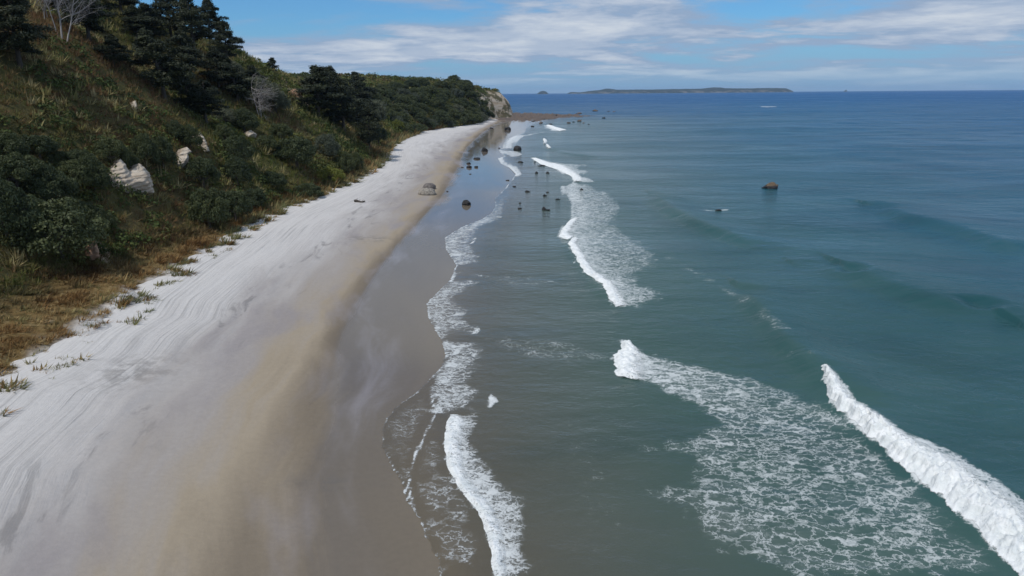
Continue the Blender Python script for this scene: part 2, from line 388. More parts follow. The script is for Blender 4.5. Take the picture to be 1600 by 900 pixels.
def m_boulder(name, lo, hi, rough=0.85, wetline=None):
    m, b = mat(name)
    tc = b.add('ShaderNodeTexCoord').outputs['Object']; pos = b.add('ShaderNodeNewGeometry').outputs['Position']
    n = b.noise(pos, 1.3, 6, 0.7); n2 = b.noise(b.mapping(pos, scale=(1.6, 1.6, 0.35)), 1.6, 5, 0.7, 0.5)
    col = b.mix(b.step(b.m('ADD', b.m('MULTIPLY', n, 0.6), b.m('MULTIPLY', n2, 0.4)), 0.35, 0.66), (*lo, 1), (*hi, 1))
    r = rough
    if wetline is not None:
        z = b.add('ShaderNodeSeparateXYZ', {0: pos}).outputs[2]
        k = b.step(b.m('ADD', z, b.m('MULTIPLY', n, 0.6)), wetline + 0.15, wetline + 0.55)
        col = b.mix(k, (0.012, 0.013, 0.015, 1), col); r = b.mix(k, 0.35, rough, 'FLOAT')
    p = b.add('ShaderNodeBsdfPrincipled', {'Base Color': col, 'Roughness': r, 'Specular IOR Level': 0.3, 'Normal': b.bump(b.m('ADD', n, n2), 0.9, 0.25)})
    finish(b, p.outputs[0]); return m

def m_leaf(name, c0, c1, trans=0.15):
    m, b = mat(name)
    t = b.attr('tint'); rnd = b.add('ShaderNodeObjectInfo').outputs['Random']
    col = b.mix(t, (*c0, 1), (*c1, 1))
    col = b.mix(1.0, col, b.mix(rnd, (0.75, 0.80, 0.80, 1), (1.25, 1.18, 1.05, 1)), blend='MULTIPLY')
    p = b.add('ShaderNodeBsdfPrincipled', {'Base Color': col, 'Roughness': 0.6, 'Specular IOR Level': 0.25})
    tr = b.add('ShaderNodeBsdfTranslucent', {'Color': col})
    mx = b.add('ShaderNodeMixShader', {0: trans, 1: p.outputs[0], 2: tr.outputs[0]})
    finish(b, mx.outputs[0]); return m

def m_attr(name, trans=0.2, rough=0.8):
    m, b = mat(name)
    col = b.attr('tone', 'Color')
    p = b.add('ShaderNodeBsdfPrincipled', {'Base Color': col, 'Roughness': rough, 'Specular IOR Level': 0.15})
    tr = b.add('ShaderNodeBsdfTranslucent', {'Color': col})
    mx = b.add('ShaderNodeMixShader', {0: trans, 1: p.outputs[0], 2: tr.outputs[0]})
    finish(b, mx.outputs[0]); return m

def m_bark(name, c0, c1):
    m, b = mat(name)
    pos = b.add('ShaderNodeNewGeometry').outputs['Position']
    n = b.noise(b.mapping(pos, scale=(3, 3, 0.6)), 1.5, 5, 0.7)
    p = b.add('ShaderNodeBsdfPrincipled', {'Base Color': b.mix(n, (*c0, 1), (*c1, 1)), 'Roughness': 0.9, 'Normal': b.bump(n, 0.6, 0.08)})
    finish(b, p.outputs[0]); return m

def m_island():
    m, b = mat('island_land')
    pos = b.add('ShaderNodeNewGeometry').outputs['Position']
    k = b.attr('cliff'); n = b.noise(b.mapping(pos, scale=(0.012, 0.012, 0.03)), 1.0, 5, 0.6)
    col = b.mix(b.m('MULTIPLY', k, b.step(n, 0.47, 0.58)), b.mix(n, (0.014, 0.020, 0.012, 1), (0.032, 0.036, 0.020, 1)), (0.13, 0.12, 0.105, 1))
    p = b.add('ShaderNodeBsdfPrincipled', {'Base Color': col, 'Roughness': 0.95, 'Specular IOR Level': 0.05})
    finish(b, p.outputs[0]); return m

M = dict(sand=m_sand(), sea=m_sea(), foam=m_foam(), soil=m_soil(), pale=m_rock_pale(),
         clay=m_boulder('reddish_clay', (0.20, 0.115, 0.070), (0.42, 0.28, 0.19), 0.95),
         boulder=m_boulder('grey_boulder', (0.13, 0.115, 0.10), (0.42, 0.385, 0.33)),
         boulder_dark=m_boulder('grey_brown_boulder', (0.10, 0.09, 0.085), (0.24, 0.215, 0.20)),
         wet=m_boulder('wet_dark_rock', (0.010, 0.011, 0.014), (0.045, 0.042, 0.040), 0.55),
         searock=m_boulder('brown_sea_rock', (0.045, 0.032, 0.022), (0.20, 0.145, 0.090), 0.85, 0.55),
         reef=m_boulder('red_brown_reef', (0.055, 0.042, 0.036), (0.19, 0.145, 0.115), 0.8),
         poh=m_leaf('dark_green_leaves', (0.026, 0.040, 0.018), (0.088, 0.106, 0.046)),
         pine=m_leaf('blackish_green_needles', (0.013, 0.019, 0.010), (0.046, 0.056, 0.028), 0.08),
         grey=m_leaf('grey_green_leaves', (0.048, 0.060, 0.040), (0.130, 0.145, 0.100)),
         lime=m_leaf('yellow_green_leaves', (0.080, 0.100, 0.016), (0.19, 0.20, 0.040)),
         grass=m_attr('hill_grass'), dune=m_attr('dune_grass'), scrub=m_attr('scrub_leaves', 0.12),
         bark=m_bark('dark_bark', (0.03, 0.025, 0.02), (0.10, 0.085, 0.07)), dead=m_bark('bleached_wood', (0.22, 0.20, 0.19), (0.44, 0.41, 0.39)),
         island=m_island())

# ------------------------------------------------------------------ ground: beach and seabed, hillside
def build_beach():
    Y = np.concatenate([np.arange(-25, 14, 2.0), 14 * 1.0115 ** np.arange(0, 345)])
    Y = Y[Y < 660]
    c = np.concatenate([np.linspace(-8, 0, 5)[:-1], np.linspace(0, 1, 110)[:-1], 1 + np.linspace(0, 1, 40) ** 1.5])
    YY, CC = np.meshgrid(Y, c, indexing='ij'); t = TX(YY); w = WX(YY); B = np.maximum(w - t, 4)
    X = np.where(CC < 0, t + CC, np.where(CC <= 1, t + CC * B, w + (CC - 1) * (70 + 0.4 * np.maximum(YY, 0))))
    Z = z_sand(X, YY); d = t - X
    Z = np.where(d > 0, Z_TOE + 0.02 + 0.05 * np.minimum(d, 3.5) - 0.35 * np.maximum(d - 3.5, 0), Z)
    xs = [TX(YY), XL(YY), XT(YY), XW(YY), WX(YY)]; vs = [1.0, 0.70, 0.46, 0.25, 0.06]
    a = np.where(X < xs[0], 1.0, 0.0)
    for (x0, x1, v0, v1) in zip(xs[:-1], xs[1:], vs[:-1], vs[1:]):
        k = np.clip((X - x0) / np.maximum(x1 - x0, 0.3), 0, 1); a = np.where((X >= x0), v0 + (v1 - v0) * k, a)
    a = np.where(X > xs[4], np.maximum(0.06 - (X - xs[4]) * 0.01, 0), a)
    stain = np.zeros_like(a)
    for px, py, rx, ry in ((578, 370, 3.4, 1.6), (505, 740, 2.0, 0.7), (210, 590, 2.6, 3.0), (715, 440, 0, 0)):
        if rx:
            p = unp(px, py, 0.8); stain = np.maximum(stain, 0.5 * np.exp(-((X - p[0]) / rx) ** 2 - ((YY - p[1]) / ry) ** 2))
    shore = np.stack([X - TX(YY), YY, np.zeros_like(X)], -1).reshape(-1, 3)
    me = mesh_np('beach', np.stack([X, YY, Z], -1).reshape(-1, 3), grid_faces(len(Y), len(c))[:, ::-1], dict(band=a.ravel(), stain=stain.ravel(), shore=shore), True)
    tag(put('beach', me, M['sand']), 'pale sandy beach curving away beneath the hill', kind='structure')
build_beach()

def build_hill():
    Y = np.concatenate([np.arange(-25, 16, 2.5), 16 * 1.011 ** np.arange(0, 360)]); Y = Y[Y < 700]
    c = np.concatenate([np.linspace(-4, 0, 6)[:-1], 190 * np.linspace(0, 1, 150) ** 1.55])
    YY, DD = np.meshgrid(Y, c, indexing='ij')
    Yc = np.minimum(YY, 640); X = TX(Yc) - DD - np.maximum(YY - 640, 0) * 0.9; Z = z_hill(TX(Yc) - DD, Yc)
    Z = np.where(YY > 640, Z * np.clip(1 - (YY - 640) / 25, 0, 1) - 0.5 * (YY > 655), Z)
    # cliff: horizontal buttresses
    ck = sstep(Yc, 470, 500) * sstep(DD, 0.5, 2)
    X = X + ck * 2.5 * fbm(YY * 0.09, Z * 0.03, 3)
    Z = np.where(DD < 0, Z + DD * 0.06, Z)
    st = STRIP(Yc)
    dune = sstep(DD + 1.5 * fbm(X * 0.3, YY * 0.3, 3), st + 2.0, st * 0.7) * (Yc < 420)
    rock = sstep(Yc, 476, 490) * sstep(DD, 14, 9)
    sandy = sstep(DD + 2.6 * fbm(X * 0.35, YY * 0.3, 4), np.minimum(4.2, st * 0.45), np.minimum(2.0, st * 0.2))
    # near clay scars
    for px, py, r in ((462, 148, 5.5), (445, 128, 3.5), (148, 392, 1.6), (600, 205, 4.0), (597, 212, 3.0)):
        p = hill_hit(px, py)
        if p is not None: rock = np.maximum(rock, 0.9 * (np.exp(-((X - p[0]) ** 2 + (YY - p[1]) ** 2 * 0.6 + (Z - p[2]) ** 2) / r ** 2) > 0.4))
    me = mesh_np('hillside', np.stack([X, YY, Z], -1).reshape(-1, 3), grid_faces(len(Y), len(c)), dict(dune=dune.ravel(), rock=rock.ravel(), sandy=sandy.ravel()), True)
    tag(put('hillside', me, M['soil']), 'steep scrub covered coastal hill ending in a headland', kind='structure')
build_hill()

# ------------------------------------------------------------------ sea, with swells and foam
SW1 = [(705, 1000), (690, 905), (686, 880), (665, 835), (655, 810), (633, 780), (630, 755), (612, 730), (598, 700), (597, 675), (604, 655), (625, 632), (650, 615), (672, 592), (688, 575), (696, 555),
       (690, 532), (669, 497), (667, 475), (684, 456), (704, 437), (713, 415), (697, 390), (695, 372), (722, 355), (752, 343), (768, 333), (774, 322), (773, 310), (788, 296), (800, 281), (806, 272), (796, 262),
       (783, 256), (778, 248), (788, 244), (782, 239), (779, 234), (786, 231), (786, 225), (792, 218), (806, 212), (820, 207), (822, 200), (830, 193), (850, 187), (880, 182)]
SW2 = [(690, 905), (668, 860), (650, 805), (640, 770), (638, 742), (650, 708), (664, 680), (679, 648), (674, 615), (682, 588), (696, 558)]
A_LEAD = [(772, 905), (766, 860), (757, 825), (742, 793), (718, 765), (699, 728), (693, 690), (702, 648)]
A_REG = A_LEAD + [(745, 646), (757, 660), (735, 690), (752, 705), (772, 735), (800, 765), (835, 790), (822, 830), (830, 870), (815, 905)]
B_REG = [(680, 645), (675, 610), (688, 576), (697, 553), (690, 531), (740, 535), (765, 545), (750, 570), (742, 600), (760, 610), (735, 640), (705, 648)]
C_REG = [(690, 530), (669, 497), (667, 475), (684, 456), (704, 437), (760, 438), (728, 455), (712, 470), (735, 482), (730, 500), (760, 515), (755, 528), (705, 520)]
D_REG = [(713, 415), (697, 390), (695, 372), (722, 355), (752, 343), (775, 320), (792, 296), (790, 318), (785, 340), (750, 355), (742, 380), (755, 410)]
E_LEAD = [(898, 284), (880, 292), (882, 302), (893, 320), (892, 342), (878, 358), (873, 370), (886, 375), (897, 371), (887, 382), (897, 400), (912, 428), (940, 446), (950, 465), (962, 480)]
E_REG = E_LEAD + [(1000, 480), (1040, 470), (1047, 455), (1008, 447), (1000, 432), (1040, 408), (1030, 398), (1000, 372), (960, 350), (975, 325), (955, 302), (920, 290)]
F_LEAD = [(963, 584), (962, 560), (975, 532)]
F_REG = [(963, 584), (962, 560), (975, 532), (1005, 548), (1050, 560), (1110, 575), (1180, 590), (1250, 615), (1310, 645), (1390, 720), (1480, 795), (1600, 910), (1250, 910), (1150, 870), (1090, 850), (1070, 800), (1010, 790), (1000, 770), (1010, 762), (1085, 762),
         (1065, 735), (1075, 712), (1000, 708), (994, 694), (1050, 690), (1110, 662), (1090, 640), (1040, 615), (1000, 595)]
G_LEAD = [(1281, 590), (1287, 612), (1302, 640), (1330, 668), (1362, 695), (1400, 728), (1440, 760), (1482, 795), (1530, 838), (1566, 872), (1600, 905), (1660, 960)]
G_TRAIL = [(1290, 588), (1310, 605), (1335, 630), (1365, 650), (1392, 672), (1420, 688), (1460, 700), (1505, 715), (1545, 742), (1585, 770), (1620, 800), (1700, 850)]
H_REG = [(829, 247), (850, 249), (875, 255), (917, 257), (906, 263), (917, 268), (906, 275), (935, 285), (897, 284), (893, 276), (870, 265), (845, 257)]
H_LEAD = [(829, 247), (845, 257), (870, 265), (893, 276), (897, 284)]
K_REG = [(784, 232), (788, 221), (802, 213), (822, 209), (850, 206), (838, 211), (812, 216), (800, 224), (800, 232)]
N_REG = [(779, 234), (800, 236), (820, 241), (800, 245), (783, 240)]
L_REG = [(778, 248), (785, 245), (792, 252), (805, 262), (815, 272), (806, 275), (790, 262)]

CRESTS = [([(1020, 305), (1050, 330), (1090, 352), (1150, 375), (1210, 395)], 0.95, 1.7, 5), ([(1160, 455), (1195, 495), (1235, 545), (1285, 592), (1330, 640)], 0.85, 1.2, 3.6),
          ([(1285, 590), (1345, 665), (1440, 735), (1530, 800), (1640, 900)], 0.40, 1.3, 2.6), ([(1370, 325), (1420, 342), (1480, 357), (1570, 385), (1640, 400)], 1.0, 2.4, 7),
          ([(1330, 425), (1400, 452), (1470, 475), (1530, 482)], 0.8, 2.2, 6), ([(855, 232), (885, 240), (930, 246)], 0.5, 1.6, 4), ([(880, 372), (925, 440), (960, 478)], 0.22, 0.8, 3),
          ([(1030, 208), (1180, 202), (1290, 193), (1400, 180)], 0.7, 8, 16)]
CRESTS = [(line(p), A, wf, wb) for p, A, wf, wb in CRESTS]

def sea_surface(X, YY):
    """height of the sea: a low swell travelling to the shore, plus the steepening crests"""
    s = X - WX(np.minimum(YY, 640)); ph = s + 0.10 * YY + 5 * fbm(X * 0.012, YY * 0.012, 2)
    amp = 0.10 * sstep(s, 8, 60) * np.interp(YY, [0, 400, 1500], [1, 1.3, 1.0])
    Z = amp * np.sin(ph * 2 * np.pi / 27) + amp * 0.7 * fbm(X * 0.05, YY * 0.05, 3)
    for P, A, wf, wb in CRESTS:
        d = poly_dist(P, X, YY); o = np.argsort(P[:, 1]); w = np.where(X < np.interp(YY, P[o, 1], P[o, 0]), wf, wb)
        ends = np.minimum(np.hypot(X - P[0, 0], YY - P[0, 1]), np.hypot(X - P[-1, 0], YY - P[-1, 1]))
        Z = Z + np.where(d < 4 * wb, A * np.exp(-(d / w) ** 2) * sstep(ends, 0.0, 0.18 * np.hypot(*(P[0] - P[-1]))), 0)
    return Z

def build_sea():
    Y = np.concatenate([np.arange(8, 14, 0.3), 14 * 1.0062 ** np.arange(0, 612)]); Y = Y[Y < 600]
    Y = np.concatenate([Y, 604 * 1.028 ** np.arange(0, 119)]); Y = Y[Y < 16000]; Y[-1] = 16000
    c = np.linspace(0, 1, 440)
    L = np.where(Y < 590, WX(np.minimum(Y, 600)) - 10 - 0.02 * Y, -0.95 * Y * sstep(Y, 590, 800) - 30)
    Rr = 22 + 0.97 * Y
    X = L[:, None] + (Rr - L)[:, None] * c[None, :]; YY = np.repeat(Y[:, None], len(c), 1)
    near = YY < 640
    Yn = np.minimum(YY, 640); s = X - WX(Yn)
    Z = sea_surface(X, YY)
    # signed distance to the edge of the swash (positive = water)
    P1 = line(SW1); poly = np.vstack([P1, [[200, P1[-1, 1] + 10], [3000, 700], [3000, 0], [60, 0]]])
    ed = np.full(X.shape, 9.0); sel = near & (s < 12); ed[sel] = signed(poly, X[sel], YY[sel]); ed[(~sel) & near & (s < 0)] = -9
    zs = z_sand(X, Yn); thin = np.maximum(zs + 0.015, -0.02)
    wz = np.maximum(Z * sstep(ed, 0.5, 6) + 0.0, thin)
    Z = np.where(near & (s < 60), wz, Z)
    F = np.zeros_like(Z); milk = np.full_like(Z, 0.9)
    far_ = np.clip(YY / 90, 1, 4); jit = 0.8 * far_ * fbm(X * 0.8 / far_, YY * 0.55 / far_, 4)
    def region(reg, lead, base, lead_add, LL, soft):
        P = line(reg); x0, y0 = P.min(0) - 3; x1, y1 = P.max(0) + 3
        q = (X > x0) & (X < x1) & (YY > y0) & (YY < y1); sd = signed(P, X[q], YY[q]) + jit[q] * min(soft, 1.4) * 0.9
        f = base * sstep(sd, -soft * 0.5, soft)
        if lead is not None:
            f = f + lead_add * np.exp(-poly_dist(line(lead), X[q], YY[q]) / LL) * sstep(sd, -0.12, 0.12)
        F[q] = np.maximum(F[q], f)
    def streak(pts, a, w):
        P = line(pts); x0, y0 = P.min(0) - 4 * w; x1, y1 = P.max(0) + 4 * w
        q = (X > x0) & (X < x1) & (YY > y0) & (YY < y1)
        F[q] = np.maximum(F[q], a * np.clip(0.75 + 0.9 * fbm(X[q] * 0.5, YY[q] * 0.5, 3), 0.35, 1.05) * np.exp(-((poly_dist(P, X[q], YY[q]) + jit[q] * w * 0.3) / w) ** 2))
    region(A_REG, A_LEAD, 0.60, 0.5, 0.9, 0.7)
    region(B_REG, [(680, 645), (675, 610), (688, 576), (697, 553), (690, 531)], 0.55, 0.4, 0.9, 0.9)
    region(C_REG, [(690, 530), (669, 497), (667, 475), (684, 456), (704, 437)], 0.46, 0.35, 1.2, 1.0)
    region(D_REG, [(713, 415), (697, 390), (695, 372), (722, 355), (752, 343)], 0.46, 0.35, 1.5, 1.0)
    region(E_REG, E_LEAD, 0.47, 0.5, 2.2, 1.8)
    region(F_REG, F_LEAD, 0.47, 0.45, 4.5, 1.1)
    region(G_LEAD + G_TRAIL[::-1], G_LEAD, 0.75, 0.4, 2.0, 0.5)
    region(H_REG, H_LEAD, 0.52, 0.5, 3, 1.3)
    region(K_REG, [(784, 232), (788, 221), (802, 213)], 0.62, 0.4, 3, 1.6); region(L_REG, SW1[30:36], 0.6, 0.4, 2, 1.2); region(N_REG, None, 0.7, 0, 1, 1.2)
    region([(850, 196), (862, 197), (888, 203), (868, 205), (855, 201)], None, 1.1, 0, 1, 2.0)
    region([(862, 183), (878, 180), (872, 184)], None, 1.0, 0, 1, 2); region([(824, 189), (845, 187), (842, 190), (826, 190)], None, 0.9, 0, 1, 2)
    region([(792, 285), (803, 276), (830, 270), (860, 275), (880, 290), (875, 330), (830, 345), (790, 340), (782, 320)], None, 0.22, 0, 1, 3)
    region([(700, 720), (740, 790), (765, 880), (690, 895), (660, 830), (645, 770), (655, 700), (680, 650)], None, 0.40, 0, 1, 0.8)
    region([(632, 775), (600, 700), (600, 660), (640, 625), (670, 600), (675, 645), (650, 700), (637, 750)], None, 0.36, 0, 1, 0.8)
    region([(830, 620), (940, 650), (990, 760), (1000, 880), (880, 900), (840, 860), (840, 740)], None, 0.27, 0, 1, 3.0)
    region([(740, 530), (800, 520), (920, 535), (960, 560), (900, 575), (800, 560)], None, 0.36, 0, 1, 1.5)
    region([(720, 430), (850, 430), (900, 445), (800, 450)], None, 0.33, 0, 1, 1.0)
    region([(760, 628), (768, 612), (778, 628), (764, 642)], None, 1.0, 0, 1, 0.3)
    region([(738, 522), (744, 508), (752, 514), (746, 522)], None, 1.0, 0, 1, 0.3)
    streak([(955, 300), (1010, 330), (1060, 400), (1150, 460), (1200, 520), (1260, 570)], 0.20, 2.5)
    streak([(1040, 400), (1110, 440), (1170, 480), (1215, 525)], 0.38, 1.2)
    streak([(1085, 331), (1120, 329), (1133, 328)], 0.75, 0.9)
    streak(SW1[1:16], 0.85, 0.09); streak(SW2, 0.95, 0.11); streak(SW1[15:32], 0.95, 0.22); streak(SW1[30:42], 0.9, 0.6)
    streak([(720, 850), (722, 872), (738, 884)], 0.9, 0.10); streak([(738, 380), (742, 372)], 1.0, 0.25); streak([(706, 440), (712, 425), (760, 432)], 0.7, 0.3)
    off = np.interp(np.maximum(s, 0) + 0.03 * np.maximum(YY - 60, 0) * (s > 0), [0, 6, 16, 30, 60, 120, 300, 900, 3000], [0.02, 0.13, 0.24, 0.34, 0.46, 0.60, 0.75, 0.90, 1.0])
    off = np.maximum(off, np.interp(YY, [0, 250, 450, 700, 1500, 4000], [0, 0.40, 0.60, 0.76, 0.92, 1.0]) * np.maximum(sstep(s, 10, 110), sstep(YY, 230, 640)))
    depth = np.maximum(Z - np.where(near, zs, -9), 0)
    op = np.clip(1 - np.exp(-depth * 3.6), 0, 1); op = np.where(near, op, 1.0)
    v = np.stack([X, YY, Z], -1).reshape(-1, 3); f = grid_faces(len(Y), len(c)); e = ed.ravel()
    keep = (e[f].max(1) > -0.6); f = f[keep]
    used = np.zeros(len(v), bool); used[f.ravel()] = True; idx = np.cumsum(used) - 1
    at = dict(foam=F, milk=milk, off=off, opaque=op, edge=ed)
    me = mesh_np('sea', v[used], idx[f][:, ::1], {k: a.ravel()[used] for k, a in at.items()}, True)
    tag(put('sea', me, M['sea']), 'blue green sea with shallow grey water near the sand', kind='structure')
build_sea()

def breaker(lead, trail, H, label, n=260, k=34, dens=(1.15, 0.35), fold=0.10):
    """a roll of white water between its leading and trailing edges: lumpy, steep in front, thinning behind"""
    A = line(lead); B = line(trail)
    def resample(P):
        L = np.r_[0, np.cumsum(np.hypot(*np.diff(P, axis=0).T))]; t = np.linspace(0, L[-1], n)
        return np.stack([np.interp(t, L, P[:, 0]), np.interp(t, L, P[:, 1])], 1)
    A = resample(A); B = resample(B); u = np.linspace(0, 1, n)[:, None]; w = (np.linspace(0, 1, k) ** 1.2)[None, :]
    jag = 0.55 * fbm(A[:, 0] * 0.8, A[:, 1] * 0.8, 5)[:, None] * H / 0.5
    X = A[:, :1] + (B[:, :1] - A[:, :1]) * w; Y = A[:, 1:] + (B[:, 1:] - A[:, 1:]) * w
    dx = B - A; dl = np.hypot(dx[:, 0], dx[:, 1])[:, None] + 1e-6; X = X + dx[:, :1] / dl * jag * (1 - w); Y = Y + dx[:, 1:] / dl * jag * (1 - w)
    ends = sstep(u, 0, 0.06) * sstep(1 - u, 0, 0.06)
    prof = sstep(w, -0.02, 0.24) * (1 - 0.97 * sstep(w, 0.26, 0.95))
    lump = 0.65 + 0.9 * np.abs(fbm(X * 0.8, Y * 0.8, 3)) + 0.75 * fbm(X * 2.0 + 3, Y * 2.0, 4)
    Z = sea_surface(X, Y) - 0.10 * sstep(w, 0.6, 1.0) + H * prof * lump * (0.35 + 0.65 * ends)
    X = X - dx[:, :1] / dl * fold * H * prof * (0.5 + np.abs(fbm(X * 1.6, Y * 1.6, 2)))
    F = (dens[0] + (dens[1] - dens[0]) * sstep(w, 0.3, 0.95)) * (0.75 + 0.25 * ends) * sstep(w, -0.03, 0.04) + 0 * X
    me = mesh_np('breaking_wave', np.stack([X, Y, Z + 0.02], -1).reshape(-1, 3), grid_faces(n, k), dict(foam=F.ravel()), True)
    o = put('breaking_wave', me, M['foam']); tag(o, label, 'wave', 'breaking waves along the beach'); return o

breaker(G_LEAD, G_TRAIL, 0.50, 'largest breaker, long thick roll of white water at the lower right', 420, 44)
breaker(A_LEAD, [(800, 905), (798, 870), (795, 830), (780, 795), (755, 765), (735, 735), (728, 700), (735, 650)], 0.13, 'shore breaker nearest the camera spilling onto the brown wet sand', 260, 30, (1.0, 0.4))
breaker(E_LEAD[4:], [(912, 338), (902, 350), (895, 364), (902, 373), (908, 374), (905, 382), (915, 395), (930, 420), (962, 442), (975, 458), (990, 475)], 0.24, 'mid distance breaker with a wide lacy apron of foam behind it', 220, 26, (1.12, 0.35))
breaker([(964, 588), (961, 572), (962, 556), (968, 542), (976, 531)], [(1020, 600), (1020, 585), (1020, 570), (1015, 558), (1000, 546)], 0.34, 'blunt head of white water leading the broad foam patch at centre right', 90, 26, (1.12, 0.35))
breaker(H_LEAD, [(840, 247), (866, 254), (895, 258), (905, 268), (920, 283)], 0.40, 'small breaker off the dark rocks in the shallows', 120, 16, (1.1, 0.3))
breaker([(853, 196), (858, 199), (868, 203), (874, 205)], [(862, 195), (870, 198), (882, 201), (888, 203)], 0.5, 'tiny breaker close to the reef below the headland', 50, 10, (1.1, 1.0))
breaker([(848, 218), (850, 222), (849, 225)], [(854, 217), (856, 220), (853, 224)], 0.6, 'upper of two short whitecaps beyond the round rock', 30, 10, (1.1, 1.05))
breaker([(853, 227), (855, 230), (858, 232)], [(858, 227), (861, 229), (862, 232)], 0.6, 'lower of two short whitecaps beyond the round rock', 30, 10, (1.1, 1.05))
breaker([(1188, 167), (1200, 167.3), (1214, 167.2)], [(1190, 166.5), (1202, 166.7), (1214, 166.7)], 0.3, 'faint white streak of a wave far out on the open sea', 40, 8, (0.8, 0.6))

# ------------------------------------------------------------------ rocks
def ico(sub=3):
    import bmesh
    bm = bmesh.new(); bmesh.ops.create_icosphere(bm, subdivisions=sub, radius=1.0)
    v = np.array([p.co[:] for p in bm.verts]); f = np.array([[q.index for q in t.verts] for t in bm.faces]); bm.free(); return v, f
ICO_V, ICO_F = ico(4); ICO3_V, ICO3_F = ico(3)

def rock_mesh(seed, sx, sy, sz, shape='lump', fine=True):
    v, f = (ICO_V, ICO_F) if fine else (ICO3_V, ICO3_F); v = v.copy()
    n = fbm(v[:, 0] * 1.1 + seed * 7.7, v[:, 1] * 1.1 + v[:, 2] * 1.7 + seed, 4)
    n2 = fbm(v[:, 2] * 2.2 + seed * 3.1, v[:, 0] * 2.0 - v[:, 1] * 1.5, 4)
    amp = 0.14 if shape == 'round' else 0.42
    r = 1 + amp * (n + 0.6 * n2)
    if shape != 'round':                                             # broken facets
        rs = np.random.default_rng(seed)
        for _ in range(9):
            d = rs.normal(size=3); d /= np.linalg.norm(d); c = 0.62 + 0.25 * rs.random()
            p = v @ d; r = np.where(p * r > c, c / np.maximum(p, 1e-3), r)
    v = v * r[:, None]
    if shape == 'wedge': v[:, 2] *= 1.0 + 0.55 * np.clip(-v[:, 0], -0.9, 1.2)
    if shape == 'peak': v[:, :2] *= (1.0 - 0.55 * np.clip(v[:, 2], 0, 1))[:, None]
    v[:, 2] = np.maximum(v[:, 2], -0.55)
    return mesh_np('rock', v * np.array([sx, sy, sz]), f, None, True)

def put_rock(name, px, py, w, h, m, label, cat='rock', shape='lump', z=0.0, seed=None, group=None, zfun=None, fine=True):
    """px, py: where its foot meets sand or water in the photograph; w, h: its size there in pixels"""
    p = unp(px, py, z)
    for _ in range(4):
        if zfun is None: break
        z = float(zfun(p[0], p[1])); p = unp(px, py, z)
    D = depth_of(p); W = w * D / FPX; H = h * D / FPX * 0.80
    seed = seed if seed is not None else int(px * 7 + py * 3)
    dep = 0.5 * W * (0.9 if shape == 'round' else 0.8)
    me = rock_mesh(seed, W * 0.5, dep, max(H * 0.78, 0.12), shape, fine)
    o = put(name, me, m, loc=(p[0], p[1] + dep * 0.8, p[2] + 0.18 * H)); o.rotation_euler = (0, 0, (seed % 7) * 0.09 - 0.27)
    tag(o, label, cat, group); return o

